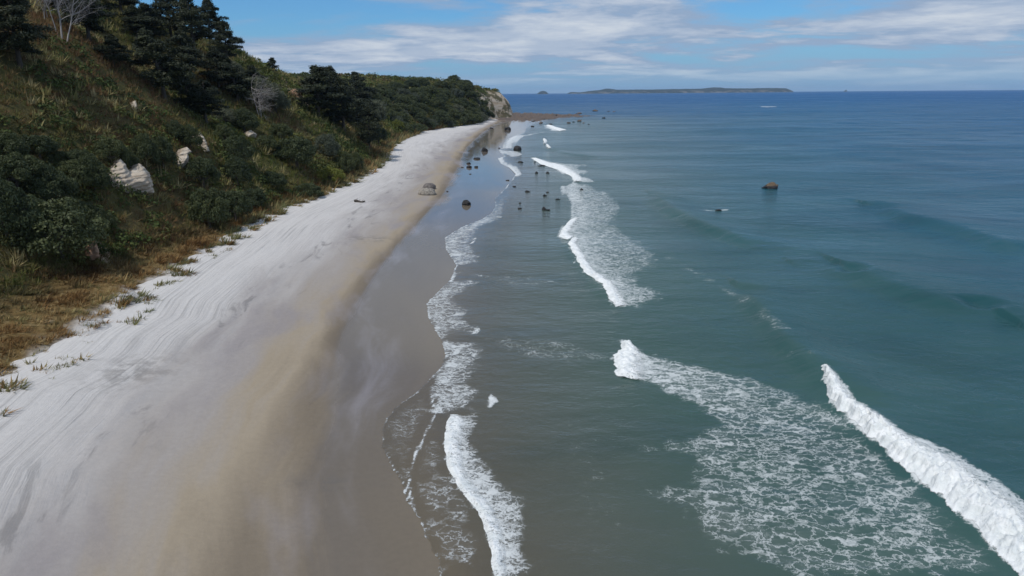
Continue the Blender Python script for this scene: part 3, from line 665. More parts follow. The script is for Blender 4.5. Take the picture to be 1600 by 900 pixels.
put_rock('boulder', 666, 305, 28, 13, M['boulder'], 'larger pale boulder, in front of the other on the dry sand', 'boulder', 'round', zfun=z_sand)
put_rock('boulder', 670, 296, 21, 12, M['boulder_dark'], 'rounded grey brown boulder behind the larger pale one', 'boulder', 'round', zfun=z_sand)
WATER = lambda x, y: np.maximum(z_sand(x, y), 0.0)
for a in [
    (727.5, 321, 15, 9, 'lump', 'dark brown rock alone on shining wet sand seaward of the pale boulders'),
    (808.5, 235, 12.5, 9.5, 'round', 'big round black rock standing in foam'),
    (757, 237, 10, 9, 'wedge', 'upright wedge of black rock on the wet sand left of the round rock'),
    (744.5, 249, 11.5, 4, 'lump', 'low long black rock below the upright wedge'),
    (732, 256.5, 7, 4.5, 'lump', 'upper of two small rocks close together at the edge of the wet sand'),
    (733, 262.5, 8, 5, 'lump', 'lower of two small rocks close together at the edge of the wet sand'),
    (744, 262, 8, 3.4, 'lump', 'flat rock just right of the close pair on wet sand'),
    (722, 262, 5, 2, 'lump', 'tiny flat rock just left of the close pair on wet sand'),
    (734.5, 272.5, 4, 1.4, 'lump', 'very small stone on the blue sheen of wet sand'),
    (813.5, 254, 8.5, 3.4, 'peak', 'low pointed rock in shallow water below the round rock'),
    (847.5, 259.6, 13, 2.2, 'lump', 'long flat dark rock touching the small breaker'),
    (836, 253.2, 4, 1.6, 'lump', 'tiny dark rock at the tail of the small breaker'),
    (838, 271, 6.5, 4, 'peak', 'left of two pointed rocks side by side in the shallows'),
    (856, 271, 7.5, 3.8, 'peak', 'right of two pointed rocks side by side in the shallows'),
    (824, 300, 9, 3.2, 'lump', 'flat dark rock in calm shallows left of the three nearby'),
    (856, 301.3, 5.5, 2, 'lump', 'smallest of three flat rocks in a loose line in the shallows'),
    (851, 306.5, 7, 3, 'lump', 'middle one of three flat rocks in a loose line in the shallows'),
    (871, 312, 9, 2.2, 'lump', 'lowest and longest of three flat rocks, near the breaking foam'),
    (812.5, 318, 4.5, 2.4, 'peak', 'tiny pointed rock above a small flat one in the shallows'),
    (812, 326.5, 7.5, 2.6, 'lump', 'small flat rock under the tiny pointed one in the shallows'),
    (850, 328.5, 8, 6.5, 'peak', 'black pointed rock nearest the camera in the shallows'),
    (856, 329, 9, 3.0, 'lump', 'low slab of rock at the foot of the nearest pointed one'),
    (909, 297.5, 6.5, 4.4, 'peak', 'black pointed rock surrounded by breaking foam'),
    (793, 282, 6, 1.6, 'lump', 'thin low stone at the edge of the swash'),
    (803, 292, 6, 1.6, 'lump', 'thin low stone just seaward of the swash edge'),
    (699, 299.8, 4.5, 2, 'lump', 'small dark stone at the sand edge right of the boulders'),
    (793, 203.5, 11, 7, 'lump', 'dark rock standing at the far end of the beach'),
    (767, 201, 6, 3, 'lump', 'small dark rock on pale sand at the far end of the beach'),
    (780, 232, 3.5, 2, 'lump', 'small stone between the upright wedge and the round rock'),
]:
    put_rock('rock', a[0], a[1], a[2], a[3], M['wet'], a[5], 'rock', a[4], group='rocks along the shore', zfun=WATER)
put_rock('sea_rock', 1207, 295, 27, 13, M['searock'], 'brown rock standing alone out in the blue water', 'rock', 'lump', seed=11)
put_rock('sea_rock', 1123, 330, 12, 3, M['wet'], 'low dark rock awash in white water offshore', 'rock', 'lump', seed=5)

# reef: a low broken platform off the headland, with loose rocks on it
def build_reef():
    poly = line([(768, 199), (790, 193), (815, 189.5), (840, 190), (862, 186), (915, 183), (935, 180.5), (880, 179), (830, 178.8), (795, 180), (768, 186)])
    x0, y0 = poly.min(0) - 3; x1, y1 = poly.max(0) + 3
    x = np.arange(x0, x1, 1.1); y = np.arange(y0, y1, 2.2); Xg, Yg = np.meshgrid(x, y, indexing='xy')
    sd = signed(poly, Xg, Yg)
    Z = np.maximum(z_sand(Xg, np.minimum(Yg, 640)), -0.3) - 0.62 + 0.70 * sstep(sd, -4, 12) + 2.6 * np.clip(fbm(Xg * 0.16, Yg * 0.07, 5) + 0.05, 0, 1) * sstep(sd, -3, 8) + 0.45 * fbm(Xg * 0.5, Yg * 0.35, 3)
    me = mesh_np('reef', np.stack([Xg, Yg, Z], -1).reshape(-1, 3), grid_faces(len(y), len(x)), None, False)
    tag(put('reef', me, M['reef']), 'low red brown rock reef below the headland cliff', kind='structure')
    rs = np.random.default_rng(3); k = 0
    pts = [(802, 192), (808, 190), (821, 187.5), (833, 190), (845, 193), (846, 191.5), (880, 181.5), (888, 181), (905, 178), (930, 174), (951, 174.5), (960, 174.8), (896, 191), (906, 190), (912, 192.5), (920, 194.5), (889, 192.5), (832, 198), (860, 194.5), (944, 185), (850, 184), (815, 183.5), (838, 182.5), (856, 181.8), (868, 181.2), (790, 190), (782, 193), (786, 187), (796, 186), (775, 190)] + [(rs.uniform(772, 868), 0) for _ in range(44)]
    for px, py in pts:
        w = rs.uniform(4, 9)
        if py == 0: py = rs.uniform(180.5, 197.5 - max(px - 790, 0) * 0.16); w = rs.uniform(2.2, 5)
        put_rock('reef_rock', px, py, w, w * rs.uniform(0.28, 0.42), M['wet'] if rs.random() < 0.6 else M['reef'], 'low dark rock lying on or awash around the reef off the headland', 'rock', 'lump', seed=400 + k, group='rocks of the far reef', fine=False); k += 1
build_reef()

# ------------------------------------------------------------------ pale rock outcrops in the hillside
def outcrop(pts, label, z_strata=0.55, seed=1, m='pale'):
    """pts: outline in the photograph (on the hill face)"""
    P = [hill_hit(x, y) for x, y in pts]; P = np.array([p for p in P if p is not None]); c = P.mean(0)
    # a local face: horizontal axis along the slope contour, vertical axis up; pushed out of the hill
    nrm = np.array([0.80, -0.60, 0.0]); ax = np.array([0.60, 0.80, 0.0])
    ctr = c + nrm * (1.9 if len(pts) > 12 else 2.6); pr = []
    for x, y in pts:
        d = ray(x, y); k = np.dot(ctr - np.array([0, 0, CAM_H]), nrm + np.array([0, 0, 0.35])) / np.dot(d, nrm + np.array([0, 0, 0.35]))
        pr.append(np.array([0, 0, CAM_H]) + d * k)
    pr = np.array(pr); U = (pr - ctr) @ ax; V = pr[:, 2] - ctr[2]; poly = np.stack([U, V], 1)
    st = max((U.max() - U.min()) / 90, 0.06); u = np.arange(U.min() - 3 * st, U.max() + 3 * st, st); vv = np.arange(V.min() - 3 * st, V.max() + 3 * st, st)
    UU, VV = np.meshgrid(u, vv, indexing='xy'); sd = signed(poly, UU, VV) + 0.25 * fbm(UU * 0.9 + seed, VV * 0.9, 4)
    lay = VV - 0.16 * UU + 0.35 * fbm(UU * 0.25, VV * 0.25 + seed, 3)
    led = (lay / z_strata) % 1.0
    out = 0.9 * sstep(sd, -0.5, 0.9) + (0.30 if len(pts) > 12 else 0.14) * np.abs(led - 0.5) + 0.25 * fbm(UU * 0.7, VV * 1.6 + seed, 4) - VV * 0.35 - 0.5 + 0.5 * sstep(sd, 0, 2)
    Pn = ctr[None, None, :] + UU[..., None] * ax + out[..., None] * nrm + VV[..., None] * np.array([0, 0, 1.0])
    f = grid_faces(len(vv), len(u)); keep = (sd.ravel()[f].min(1) > -0.12); f = f[keep]
    v = Pn.reshape(-1, 3); used = np.zeros(len(v), bool); used[f.ravel()] = True; idx = np.cumsum(used) - 1
    v2 = v[used]; f2 = idx[f]
    n0 = len(v2); back = v2 - nrm * 3.0; back[:, 2] -= 0.6                          # give it thickness, into the hill
    allv = np.vstack([v2, back]); e = {}
    for q in f2:
        for i in range(4):
            a_, b_ = int(q[i]), int(q[(i + 1) % 4])
            if (b_, a_) in e: del e[(b_, a_)]
            else: e[(a_, b_)] = 1
    side = np.array([[a_, a_ + n0, b_ + n0, b_] for (a_, b_) in e])
    me = mesh_np('rock_outcrop', allv, np.vstack([f2, side]), None, False)
    tag(put('rock_outcrop', me, M[m]), label, 'cliff', 'pale rock outcrops on the hillside')

outcrop([(160, 318), (162, 288), (174, 268), (184, 258), (190, 248), (197, 259), (204, 270), (212, 264), (219, 256), (227, 263), (236, 272), (240, 298), (228, 300), (214, 299), (200, 303), (185, 308), (170, 314)], 'largest pale cream rock face on the slope, with two peaks', 0.5, 1)
outcrop([(274, 256), (282, 246), (288, 236), (294, 230), (299, 236), (296, 248), (290, 258), (286, 263)], 'slanting pale rock patch beside a dark round tree', 0.45, 5)
outcrop([(313, 207), (318, 212), (324, 224), (328, 236), (322, 238), (317, 226)], 'narrow upright white rock strip above the slanting patch', 0.4, 9)
outcrop([(389, 208), (394, 203), (401, 209), (400, 213), (390, 213)], 'small white rock patch high on the yellow green slope', 0.35, 13)
outcrop([(209, 172), (210, 160), (213, 156), (216, 164), (214, 168)], 'tiny white rock chip in the brown bracken slope', 0.35, 17)
outcrop([(594, 216), (597, 208), (602, 206), (604, 213), (602, 222), (597, 222)], 'pale rock at the foot of the far dark pines beside the sand', 0.5, 21)

outcrop([(438, 127), (441, 119), (447, 123), (452, 134), (449, 140), (442, 135)], 'small bare clay scar on the skyline slope, upper one', 0.6, 25, 'clay')
outcrop([(452, 152), (456, 142), (464, 139), (472, 146), (477, 158), (470, 166), (461, 162), (455, 160)], 'broad reddish bare clay scar left of the far black pines', 0.6, 29, 'clay')
outcrop([(141, 402), (144, 386), (149, 376), (155, 386), (158, 402), (150, 406)], 'reddish bare earth bank right of the largest spreading tree', 0.5, 33, 'clay')

# ------------------------------------------------------------------ trees
def tube(path, r0, r1, sides=6):
    P = np.asarray(path, float); n = len(P); vs = []; r = np.linspace(r0, r1, n)
    for i in range(n):
        t = P[min(i + 1, n - 1)] - P[max(i - 1, 0)]; t /= np.linalg.norm(t) + 1e-9
        a = np.cross(t, [0.3, 0.9, 0.1]); a /= np.linalg.norm(a) + 1e-9; b_ = np.cross(t, a)
        for j in range(sides):
            q = 2 * math.pi * j / sides; vs.append(P[i] + r[i] * (a * math.cos(q) + b_ * math.sin(q)))
    f = [[i * sides + j, i * sides + (j + 1) % sides, (i + 1) * sides + (j + 1) % sides, (i + 1) * sides + j] for i in range(n - 1) for j in range(sides)]
    return np.array(vs), np.array(f)

class Col:
    def __init__(s): s.v = []; s.f = []; s.n = 0
    def add(s, vf): v, f = vf; s.v.append(v); s.f.append(np.asarray(f) + s.n); s.n += len(v)
    def mesh(s, name, smooth=True): return mesh_np(name, np.vstack(s.v), np.vstack(s.f), None, smooth)

def leaves(P, N, size, rs, tint, aspect=0.6, jitter=0.7):
    """diamond leaf faces at P, facing roughly along N"""
    n = len(P); N = N + jitter * rs.normal(size=(n, 3)); N /= np.linalg.norm(N, axis=1)[:, None] + 1e-9
    T = np.cross(N, rs.normal(size=(n, 3))); T /= np.linalg.norm(T, axis=1)[:, None] + 1e-9; B = np.cross(N, T)
    s = (size * rs.uniform(0.6, 1.3, n))[:, None]
    v = np.stack([P - T * s, P + B * s * aspect, P + T * s, P - B * s * aspect], 1).reshape(-1, 3)
    return v, np.arange(4 * n).reshape(-1, 4), np.repeat(tint, 4)

def make_pohutukawa(seed, m, nleaf=13000, width=8.0, height=6.0, name='pohutukawa_tree', lumps=70):
    rs = np.random.default_rng(seed); root = empty(name)
    a = rs.uniform(0, 2 * np.pi, lumps); el = np.arcsin(rs.uniform(-0.15, 1, lumps)); q = rs.uniform(0.70, 0.92, lumps)
    C = np.stack([np.cos(a) * np.cos(el) * width * 0.5 * q, np.sin(a) * np.cos(el) * width * 0.5 * q, 0.36 * height + np.sin(el) * height * 0.56 * q], 1)
    C = np.vstack([C, [[0, 0, height * 0.55]]]); rad = np.r_[rs.uniform(0.065, 0.135, lumps) * width, width * 0.30]
    w = rad ** 2; w[-1] *= 0.5; li = rs.choice(len(C), nleaf, p=w / w.sum())
    D = rs.normal(size=(nleaf, 3)); D[:, 2] = D[:, 2] + 0.35; D /= np.linalg.norm(D, axis=1)[:, None]
    P = C[li] + D * rad[li][:, None] * rs.uniform(0.75, 1.06, nleaf)[:, None] * np.array([1, 1, 0.8])
    tl = rs.random(len(C)); tint = np.clip(0.15 + 0.45 * tl[li] + 0.4 * rs.random(nleaf), 0, 1)
    v, f, t = leaves(P, D, 0.135, rs, tint)
    put('crown', mesh_np('crown', v, f, dict(tint=t)), m, root)
    tr = Col(); top = np.array([0, 0, height * 0.42]); tr.add(tube([(0, 0, -1.0), (0.1, 0, height * 0.15), top], 0.32, 0.24))
    for i in rs.choice(lumps, 7, replace=False):
        mid = top * 0.5 + C[i] * 0.5 + np.array([0, 0, -0.4]); tr.add(tube([top * 0.8, mid, C[i]], 0.17, 0.05, 5))
    put('trunk', tr.mesh('trunk'), M['bark'], root)
    return root

def make_pine(seed, m, nb=52, width=9.0, height=11.0, name='pine_tree'):
    rs = np.random.default_rng(seed); root = empty(name); Ps = []; Ns = []; Ts = []; tr = Col()
    lean = rs.normal(size=2) * 0.6
    def ax(z): return np.array([lean[0] * (z / height) ** 2, lean[1] * (z / height) ** 2, z])
    tr.add(tube([ax(z) for z in np.linspace(-1.0, height * 0.93, 7)], 0.36, 0.06))
    for k in range(nb):
        z = height * (0.20 + 0.78 * (k + rs.random()) / nb); u = z / height
        Lb = width * 0.5 * (1 - max(u - 0.45, 0) / 0.6) ** 0.8 * rs.uniform(0.55, 1.08) * (0.6 + 0.4 * min(u / 0.4, 1))
        a = rs.uniform(0, 2 * np.pi); d = np.array([math.cos(a), math.sin(a), rs.uniform(-0.05, 0.35)])
        p0 = ax(z * 0.94); p1 = p0 + d * Lb; mid = (p0 + p1) / 2 + np.array([0, 0, 0.12 * Lb])
        tr.add(tube([p0, mid, p1], 0.09, 0.02, 4)); n = int(90 + 85 * Lb)
        t = rs.uniform(0.22, 1.05, n) ** 0.8; pts = p0 + np.outer(t, p1 - p0) + np.array([0, 0, 0.12 * Lb]) * np.sin(np.clip(t, 0, 1) * np.pi)[:, None]
        side = np.cross(d, [0, 0, 1]); side /= np.linalg.norm(side)
        pts = pts + np.outer(rs.normal(size=n) * (0.10 + 0.20 * Lb * (1 - 0.5 * t)), side) + rs.normal(size=(n, 3)) * np.array([0.12, 0.12, 0.20])
        Ps.append(pts); Ns.append(np.tile([0.0, 0, 1.0], (n, 1)) + 0.5 * (pts - ax(z)) / (Lb + 0.1)); Ts.append(np.clip(rs.random() * 0.5 + 0.5 * rs.random(n), 0, 1))
    v, f, t = leaves(np.vstack(Ps), np.vstack(Ns), 0.19, rs, np.concatenate(Ts), 0.42, 0.75)
    put('crown', mesh_np('crown', v, f, dict(tint=t)), m, root); put('trunk', tr.mesh('trunk'), M['bark'], root)
    return root

def make_dead(seed, height=9.0, spread=0.55, name='dead_tree', sweep=(0.5, 0, 0)):
    rs = np.random.default_rng(seed); root = empty(name); tr = Col(); br = Col(); sweep = np.array(sweep, float)
    def grow(p, d, L, r, lev, col):
        path = [p]; dd = d.copy()
        for i in range(5):
            dd = dd + rs.normal(size=3) * 0.13 + sweep * 0.10 * (lev > 0) + np.array([0, 0, 0.05]); dd /= np.linalg.norm(dd); path.append(path[-1] + dd * L / 5)
        col.add(tube(path, r, r * 0.35, 5 if lev else 7))
        if lev >= 3: return
        for k in range((11, 6, 4)[lev]):
            i = rs.integers(1 if lev else 2, 6); b0 = path[min(i, 5)]
            nd = dd * 0.45 + rs.normal(size=3) * spread + sweep * 0.5 + np.array([0, 0, 0.15]); nd /= np.linalg.norm(nd)
            grow(b0, nd, L * rs.uniform(0.35, 0.62), r * 0.42, lev + 1, br)
    grow(np.array([0, 0, -0.6]), np.array([0.02, 0, 1.0]), height, 0.15, 0, tr)
    grow(np.array([0.5, 0.2, -0.6]), np.array([0.18, 0, 1.0]), height * 0.85, 0.12, 0, tr)
    grow(np.array([-0.4, 0.1, -0.6]), np.array([0.10, 0.05, 1.0]), height * 0.9, 0.10, 0, tr)
    put('trunk', tr.mesh('trunk'), M['dead'], root); put('branches', br.mesh('branches'), M['dead'], root)
    return root

class Kind:
    """prototypes of a kind; the first use of each places the prototype itself"""
    def __init__(s, protos, w, h): s.p = protos; s.used = [False] * len(protos); s.w = w; s.h = h; s.i = 0
    def place(s, P, W, H, rz, tilt=(0, 0)):
        j = s.i % len(s.p); s.i += 1
        o = s.p[j] if not s.used[j] else copy_tree(s.p[j]); s.used[j] = True
        o.location = Vector(P); o.rotation_euler = (tilt[0], tilt[1], rz); o.scale = (W / s.w, W / s.w, H / s.h)
        return o

POH = Kind([make_pohutukawa(11 + i, M['poh']) for i in range(5)], 8.0, 6.2)
GREY = Kind([make_pohutukawa(31 + i, M['grey'], 11000) for i in range(2)], 8.0, 6.2)
LIME = Kind([make_pohutukawa(41, M['lime'], 9000, name='yellow_green_shrub')], 8.0, 6.2)
PINE = Kind([make_pine(51 + i, M['pine']) for i in range(5)], 9.0, 11.0)

def stand(kind, px, py, w, h, label, cat='tree', group=None, upright=0.0):
    """px, py: foot of the crown in the photograph; w, h: its size there in pixels"""
    P = hill_hit(px, py)
    if P is None: print('no ground for', label); return
    D = depth_of(P); W = w * D / FPX * 0.96; H = h * D / FPX * 1.02
    o = kind.place(P + np.array([0, 0, -0.4]), W, H, random.uniform(0, 6.28))
    tag(o, label, cat, group); return o

for a in [
    (95, 402, 150, 105, 'largest dark spreading tree at the foot of the slope, left'),
    (15, 385, 95, 120, 'dark tree cut by the left edge beside the largest spreading tree'),
    (30, 300, 85, 72, 'blackish green tree above the left edge tree'),
    (78, 318, 80, 72, 'dark tree directly above the largest spreading tree'),
    (12, 250, 62, 52, 'topmost tree of the dark clump at the left edge'),
    (118, 295, 58, 55, 'green tree left of the two peaked pale rock face, lower'),
    (148, 300, 52, 68, 'tall green tree touching the left side of the pale rock face'),
    (176, 262, 52, 56, 'tree growing right above the left peak of the pale rock face'),
    (202, 266, 30, 44, 'narrow tree standing between the two rock peaks'),
    (229, 264, 46, 64, 'dark tree growing above the right peak of the pale rock face'),
    (256, 266, 40, 62, 'tree just left of the slanting pale rock patch'),
    (298, 232, 38, 44, 'tree between the slanting rock patch and the white strip'),
    (320, 298, 52, 62, 'dark upright tree right of the slanting rock patch'),
    (328, 357, 64, 74, 'dark rounded tree low on the slope, left of a green neighbour'),
    (368, 346, 62, 58, 'green bushy tree by the sand edge, right of the rounded dark one'),
    (373, 256, 50, 52, 'tree below the small white rock patch'),
    (372, 290, 44, 52, 'leaning dark tree on the yellow green mid slope'),
    (464, 262, 68, 56, 'broad dark tree alone on the yellow green slope'),
    (540, 274, 32, 44, 'left of two small dark trees at the sand edge below the far pines'),
    (556, 270, 30, 38, 'right of two small dark trees at the sand edge below the far pines'),
    (482, 308, 46, 28, 'low dark bush spilling onto the sand edge at mid beach'),
    (382, 206, 48, 42, 'rounded green tree just above the small white rock patch'),
    (162, 362, 42, 42, 'small round dark bush right of the largest spreading tree'),
    (352, 226, 34, 38, 'dark tree right of the white rock strip'),
    (62, 248, 62, 46, 'low dark tree right of the topmost tree of the left clump'),
    (98, 268, 50, 40, 'small green tree on the upper rim of the dark left clump'),
    (128, 268, 44, 42, 'round green tree at the upper right corner of the dark left clump'),
    (48, 352, 72, 58, 'dark tree between the left edge tree and the largest spreading tree'),
    (136, 350, 54, 44, 'dark tree behind the right shoulder of the largest spreading tree'),
    (416, 238, 36, 32, 'small tree on the open slope below the grey tangled tree'),
    (428, 292, 42, 30, 'low bush in yellow grass just above the middle of the sand edge'),
    (398, 322, 42, 34, 'low green bush right of the green bushy tree by the sand'),
    (592, 228, 30, 34, 'small dark tree by the pale rock where the far pines meet the sand'),
    (276, 218, 34, 36, 'tree up slope of the slanting rock patch, under the large gully pine'),
    (440, 220, 40, 32, 'dark bush up slope of the broad lone dark tree'),
]:
    stand(POH, *a, group='broadleaf trees on the slope')
stand(GREY, 512, 250, 44, 46, 'grey leaved tree right of the broad dark one', group='grey trees on the slope')
stand(GREY, 405, 168, 70, 56, 'grey green tree on the upper slope under the skyline', group='grey trees on the slope')
stand(GREY, 583, 196, 44, 44, 'grey green tree right of the far dark pines', group='grey trees on the slope')
stand(GREY, 360, 128, 50, 40, 'grey green shrub between the two skyline pines and the gully', group='grey trees on the slope')
stand(GREY, 432, 176, 46, 40, 'grey green shrub right of the leafless tangled tree', group='grey trees on the slope')
stand(GREY, 352, 196, 42, 34, 'grey green shrub right of the pine with the thin trunk', group='grey trees on the slope')
stand(GREY, 232, 92, 46, 36, 'pale grey green shrub left of the large gully pine', group='grey trees on the slope')
stand(LIME, 517, 287, 52, 32, 'bright yellow green shrub at the foot of the slope near the sand', 'shrub', 'yellow green shrubs')
stand(LIME, 622, 204, 22, 20, 'lime green bush at the far end where the headland bush begins', 'shrub', 'yellow green shrubs')
for a in [
    (32, 104, 120, 125, 'black pine with a bare leaning trunk at the upper left corner'),
    (140, 66, 95, 100, 'dark pine right behind the bleached dead tree'),
    (178, 104, 64, 52, 'low dark pine below the pale grass tufts near the top'),
    (215, 58, 60, 50, 'small dark pine between pale tufts near the skyline'),
    (258, 156, 105, 110, 'large black pine in the gully above the bracken slope'),
    (268, 62, 70, 80, 'pine on the skyline at the top edge, left one'),
    (305, 88, 76, 100, 'tall pine forming the high shoulder of the skyline'),
    (356, 102, 58, 68, 'round topped pine on the falling skyline'),
    (322, 194, 84, 70, 'dark pine in mid slope with a thin pale trunk'),
    (372, 158, 70, 66, 'dark pine below the round topped skyline pine'),
    (427, 114, 26, 26, 'small pine at the end of the falling skyline'),
    (498, 186, 104, 84, 'broad black pine crowning the far spur'),
    (538, 212, 84, 90, 'black pine on the middle of the far spur'),
    (578, 236, 58, 76, 'lowest black pine of the far spur, next to the sand'),
    (566, 164, 58, 52, 'umbrella shaped pine against the pale green headland'),
    (88, 20, 90, 70, 'pine at the top edge behind the dead tree, left'),
    (190, 22, 80, 60, 'pine at the top edge above the pale tufts'),
    (288, 132, 74, 84, 'dark pine right of the large gully pine, touching it'),
    (342, 138, 66, 66, 'dark pine below the tall skyline shoulder pine'),
    (298, 176, 62, 62, 'dark pine at the foot of the gully above the white rock strip'),
    (396, 150, 52, 50, 'dark pine just left of the grey green skyline tree'),
    (330, 70, 62, 72, 'pine squeezed between the tall shoulder pine and the round topped one'),
    (238, 70, 66, 64, 'pine above the pale grey green shrub near the skyline'),
    (522, 176, 80, 72, 'black pine right behind the broad one crowning the far spur'),
    (560, 204, 66, 78, 'black pine between the middle and lowest ones of the far spur'),
]:
    stand(PINE, *a, group='dark pines on the hill')
D1 = make_dead(71, 9.0)
def stand_dead(o, px, py, h, href, label, rz=0.0):
    P = hill_hit(px, py); s = h * depth_of(P) / FPX / href; o.location = Vector(P); o.scale = (s, s, s); o.rotation_euler = (0, 0, rz); tag(o, label, 'dead tree', 'bleached dead trees')
stand_dead(D1, 97, 64, 92, 9.0, 'bleached bare dead tree with many branches on the grassy brow')
stand_dead(make_dead(83, 9.0, 0.7, sweep=(0.9, 0, -0.2)), 405, 182, 48, 9.0, 'grey leafless tangled tree below the grey green tree')
stand_dead(make_dead(87, 9.0, 0.3), 70, 30, 45, 9.0, 'pale bare trunk at the top edge left of the dead tree')

def far_bush():
    rs = np.random.default_rng(5); n = 0; tries = 0; pts = []
    while n < 120 and tries < 6000:
        tries += 1
        Y = rs.uniform(315, 500); d = rs.uniform(0.5, 34) if Y < 440 else rs.uniform(0.5, 26); x = TX(Y) - d
        if any((x - a) ** 2 + ((Y - b_) * 0.7) ** 2 < 17 for a, b_ in pts): continue
        pts.append((x, Y)); W = rs.uniform(7, 11); z = float(z_hill(x, Y))
        gk = rs.random() >= 0.9; o = (GREY if gk else POH).place((x, Y, z - 1.0), W, W * rs.uniform(0.6, 0.8), rs.uniform(0, 6.28))
        tag(o, 'grey green tree scattered in the dense dark bush of the distant headland slope' if gk else 'dark rounded tree in the dense bush covering the distant headland slope', 'tree', 'bush on the far headland'); n += 1
far_bush()

# ------------------------------------------------------------------ grass and scrub
def tufts(x, y, z, size, tone, nbl, rs, droop=0.5, wid=0.055, lean=None):
    n = len(x); N = n * nbl
    a = rs.uniform(0, 2 * np.pi, N); sp = rs.uniform(0.15, 1.0, N); s = np.repeat(size, nbl) * rs.uniform(0.6, 1.15, N)
    bx = np.repeat(x, nbl) + 0.45 * s * np.cos(a) * rs.random(N); by = np.repeat(y, nbl) + 0.45 * s * np.sin(a) * rs.random(N); bz = np.repeat(z, nbl) - 0.08
    dx, dy = np.cos(a) * sp, np.sin(a) * sp
    if lean is not None: dx = dx + lean[0]; dy = dy + lean[1]
    w = wid * s * rs.uniform(0.7, 1.4, N); h = rs.uniform(0, 2 * np.pi, N); W = np.stack([np.cos(h) * w, np.sin(h) * w, 0 * w], 1)
    B = np.stack([bx, by, bz], 1); Pt = B + np.stack([dx * 0.8 * s, dy * 0.8 * s, (0.95 - droop * sp) * s], 1)
    v = np.stack([B - W, B + W, Pt], 1).reshape(-1, 3); f = np.arange(3 * N).reshape(-1, 3)
    t = np.repeat(tone, nbl, 0) * rs.uniform(0.7, 1.35, (N, 1)); t = np.repeat(t, 3, 0)
    return v, f, t

def pal(k, cols):
    cols = np.array(cols); k = np.clip(k, 0, 0.9999) * (len(cols) - 1); i = k.astype(int); return cols[i] + (cols[i + 1] - cols[i]) * (k - i)[:, None]

def hill_points(n, rs, dmin, dmax, y0=30, y1=470):
    """scattered over the face of the hill, denser near"""
    Y = y0 * (y1 / y0) ** rs.random(n); d = dmin + (dmax - dmin) * rs.random(n) ** 1.1 * np.interp(Y, [30, 120, 300, 470], [0.75, 1, 0.8, 0.5])
    d = d + STRIP(Y); x = TX(Y) - d; k = x > -0.92 * Y - 8; return x[k], Y[k], d[k]

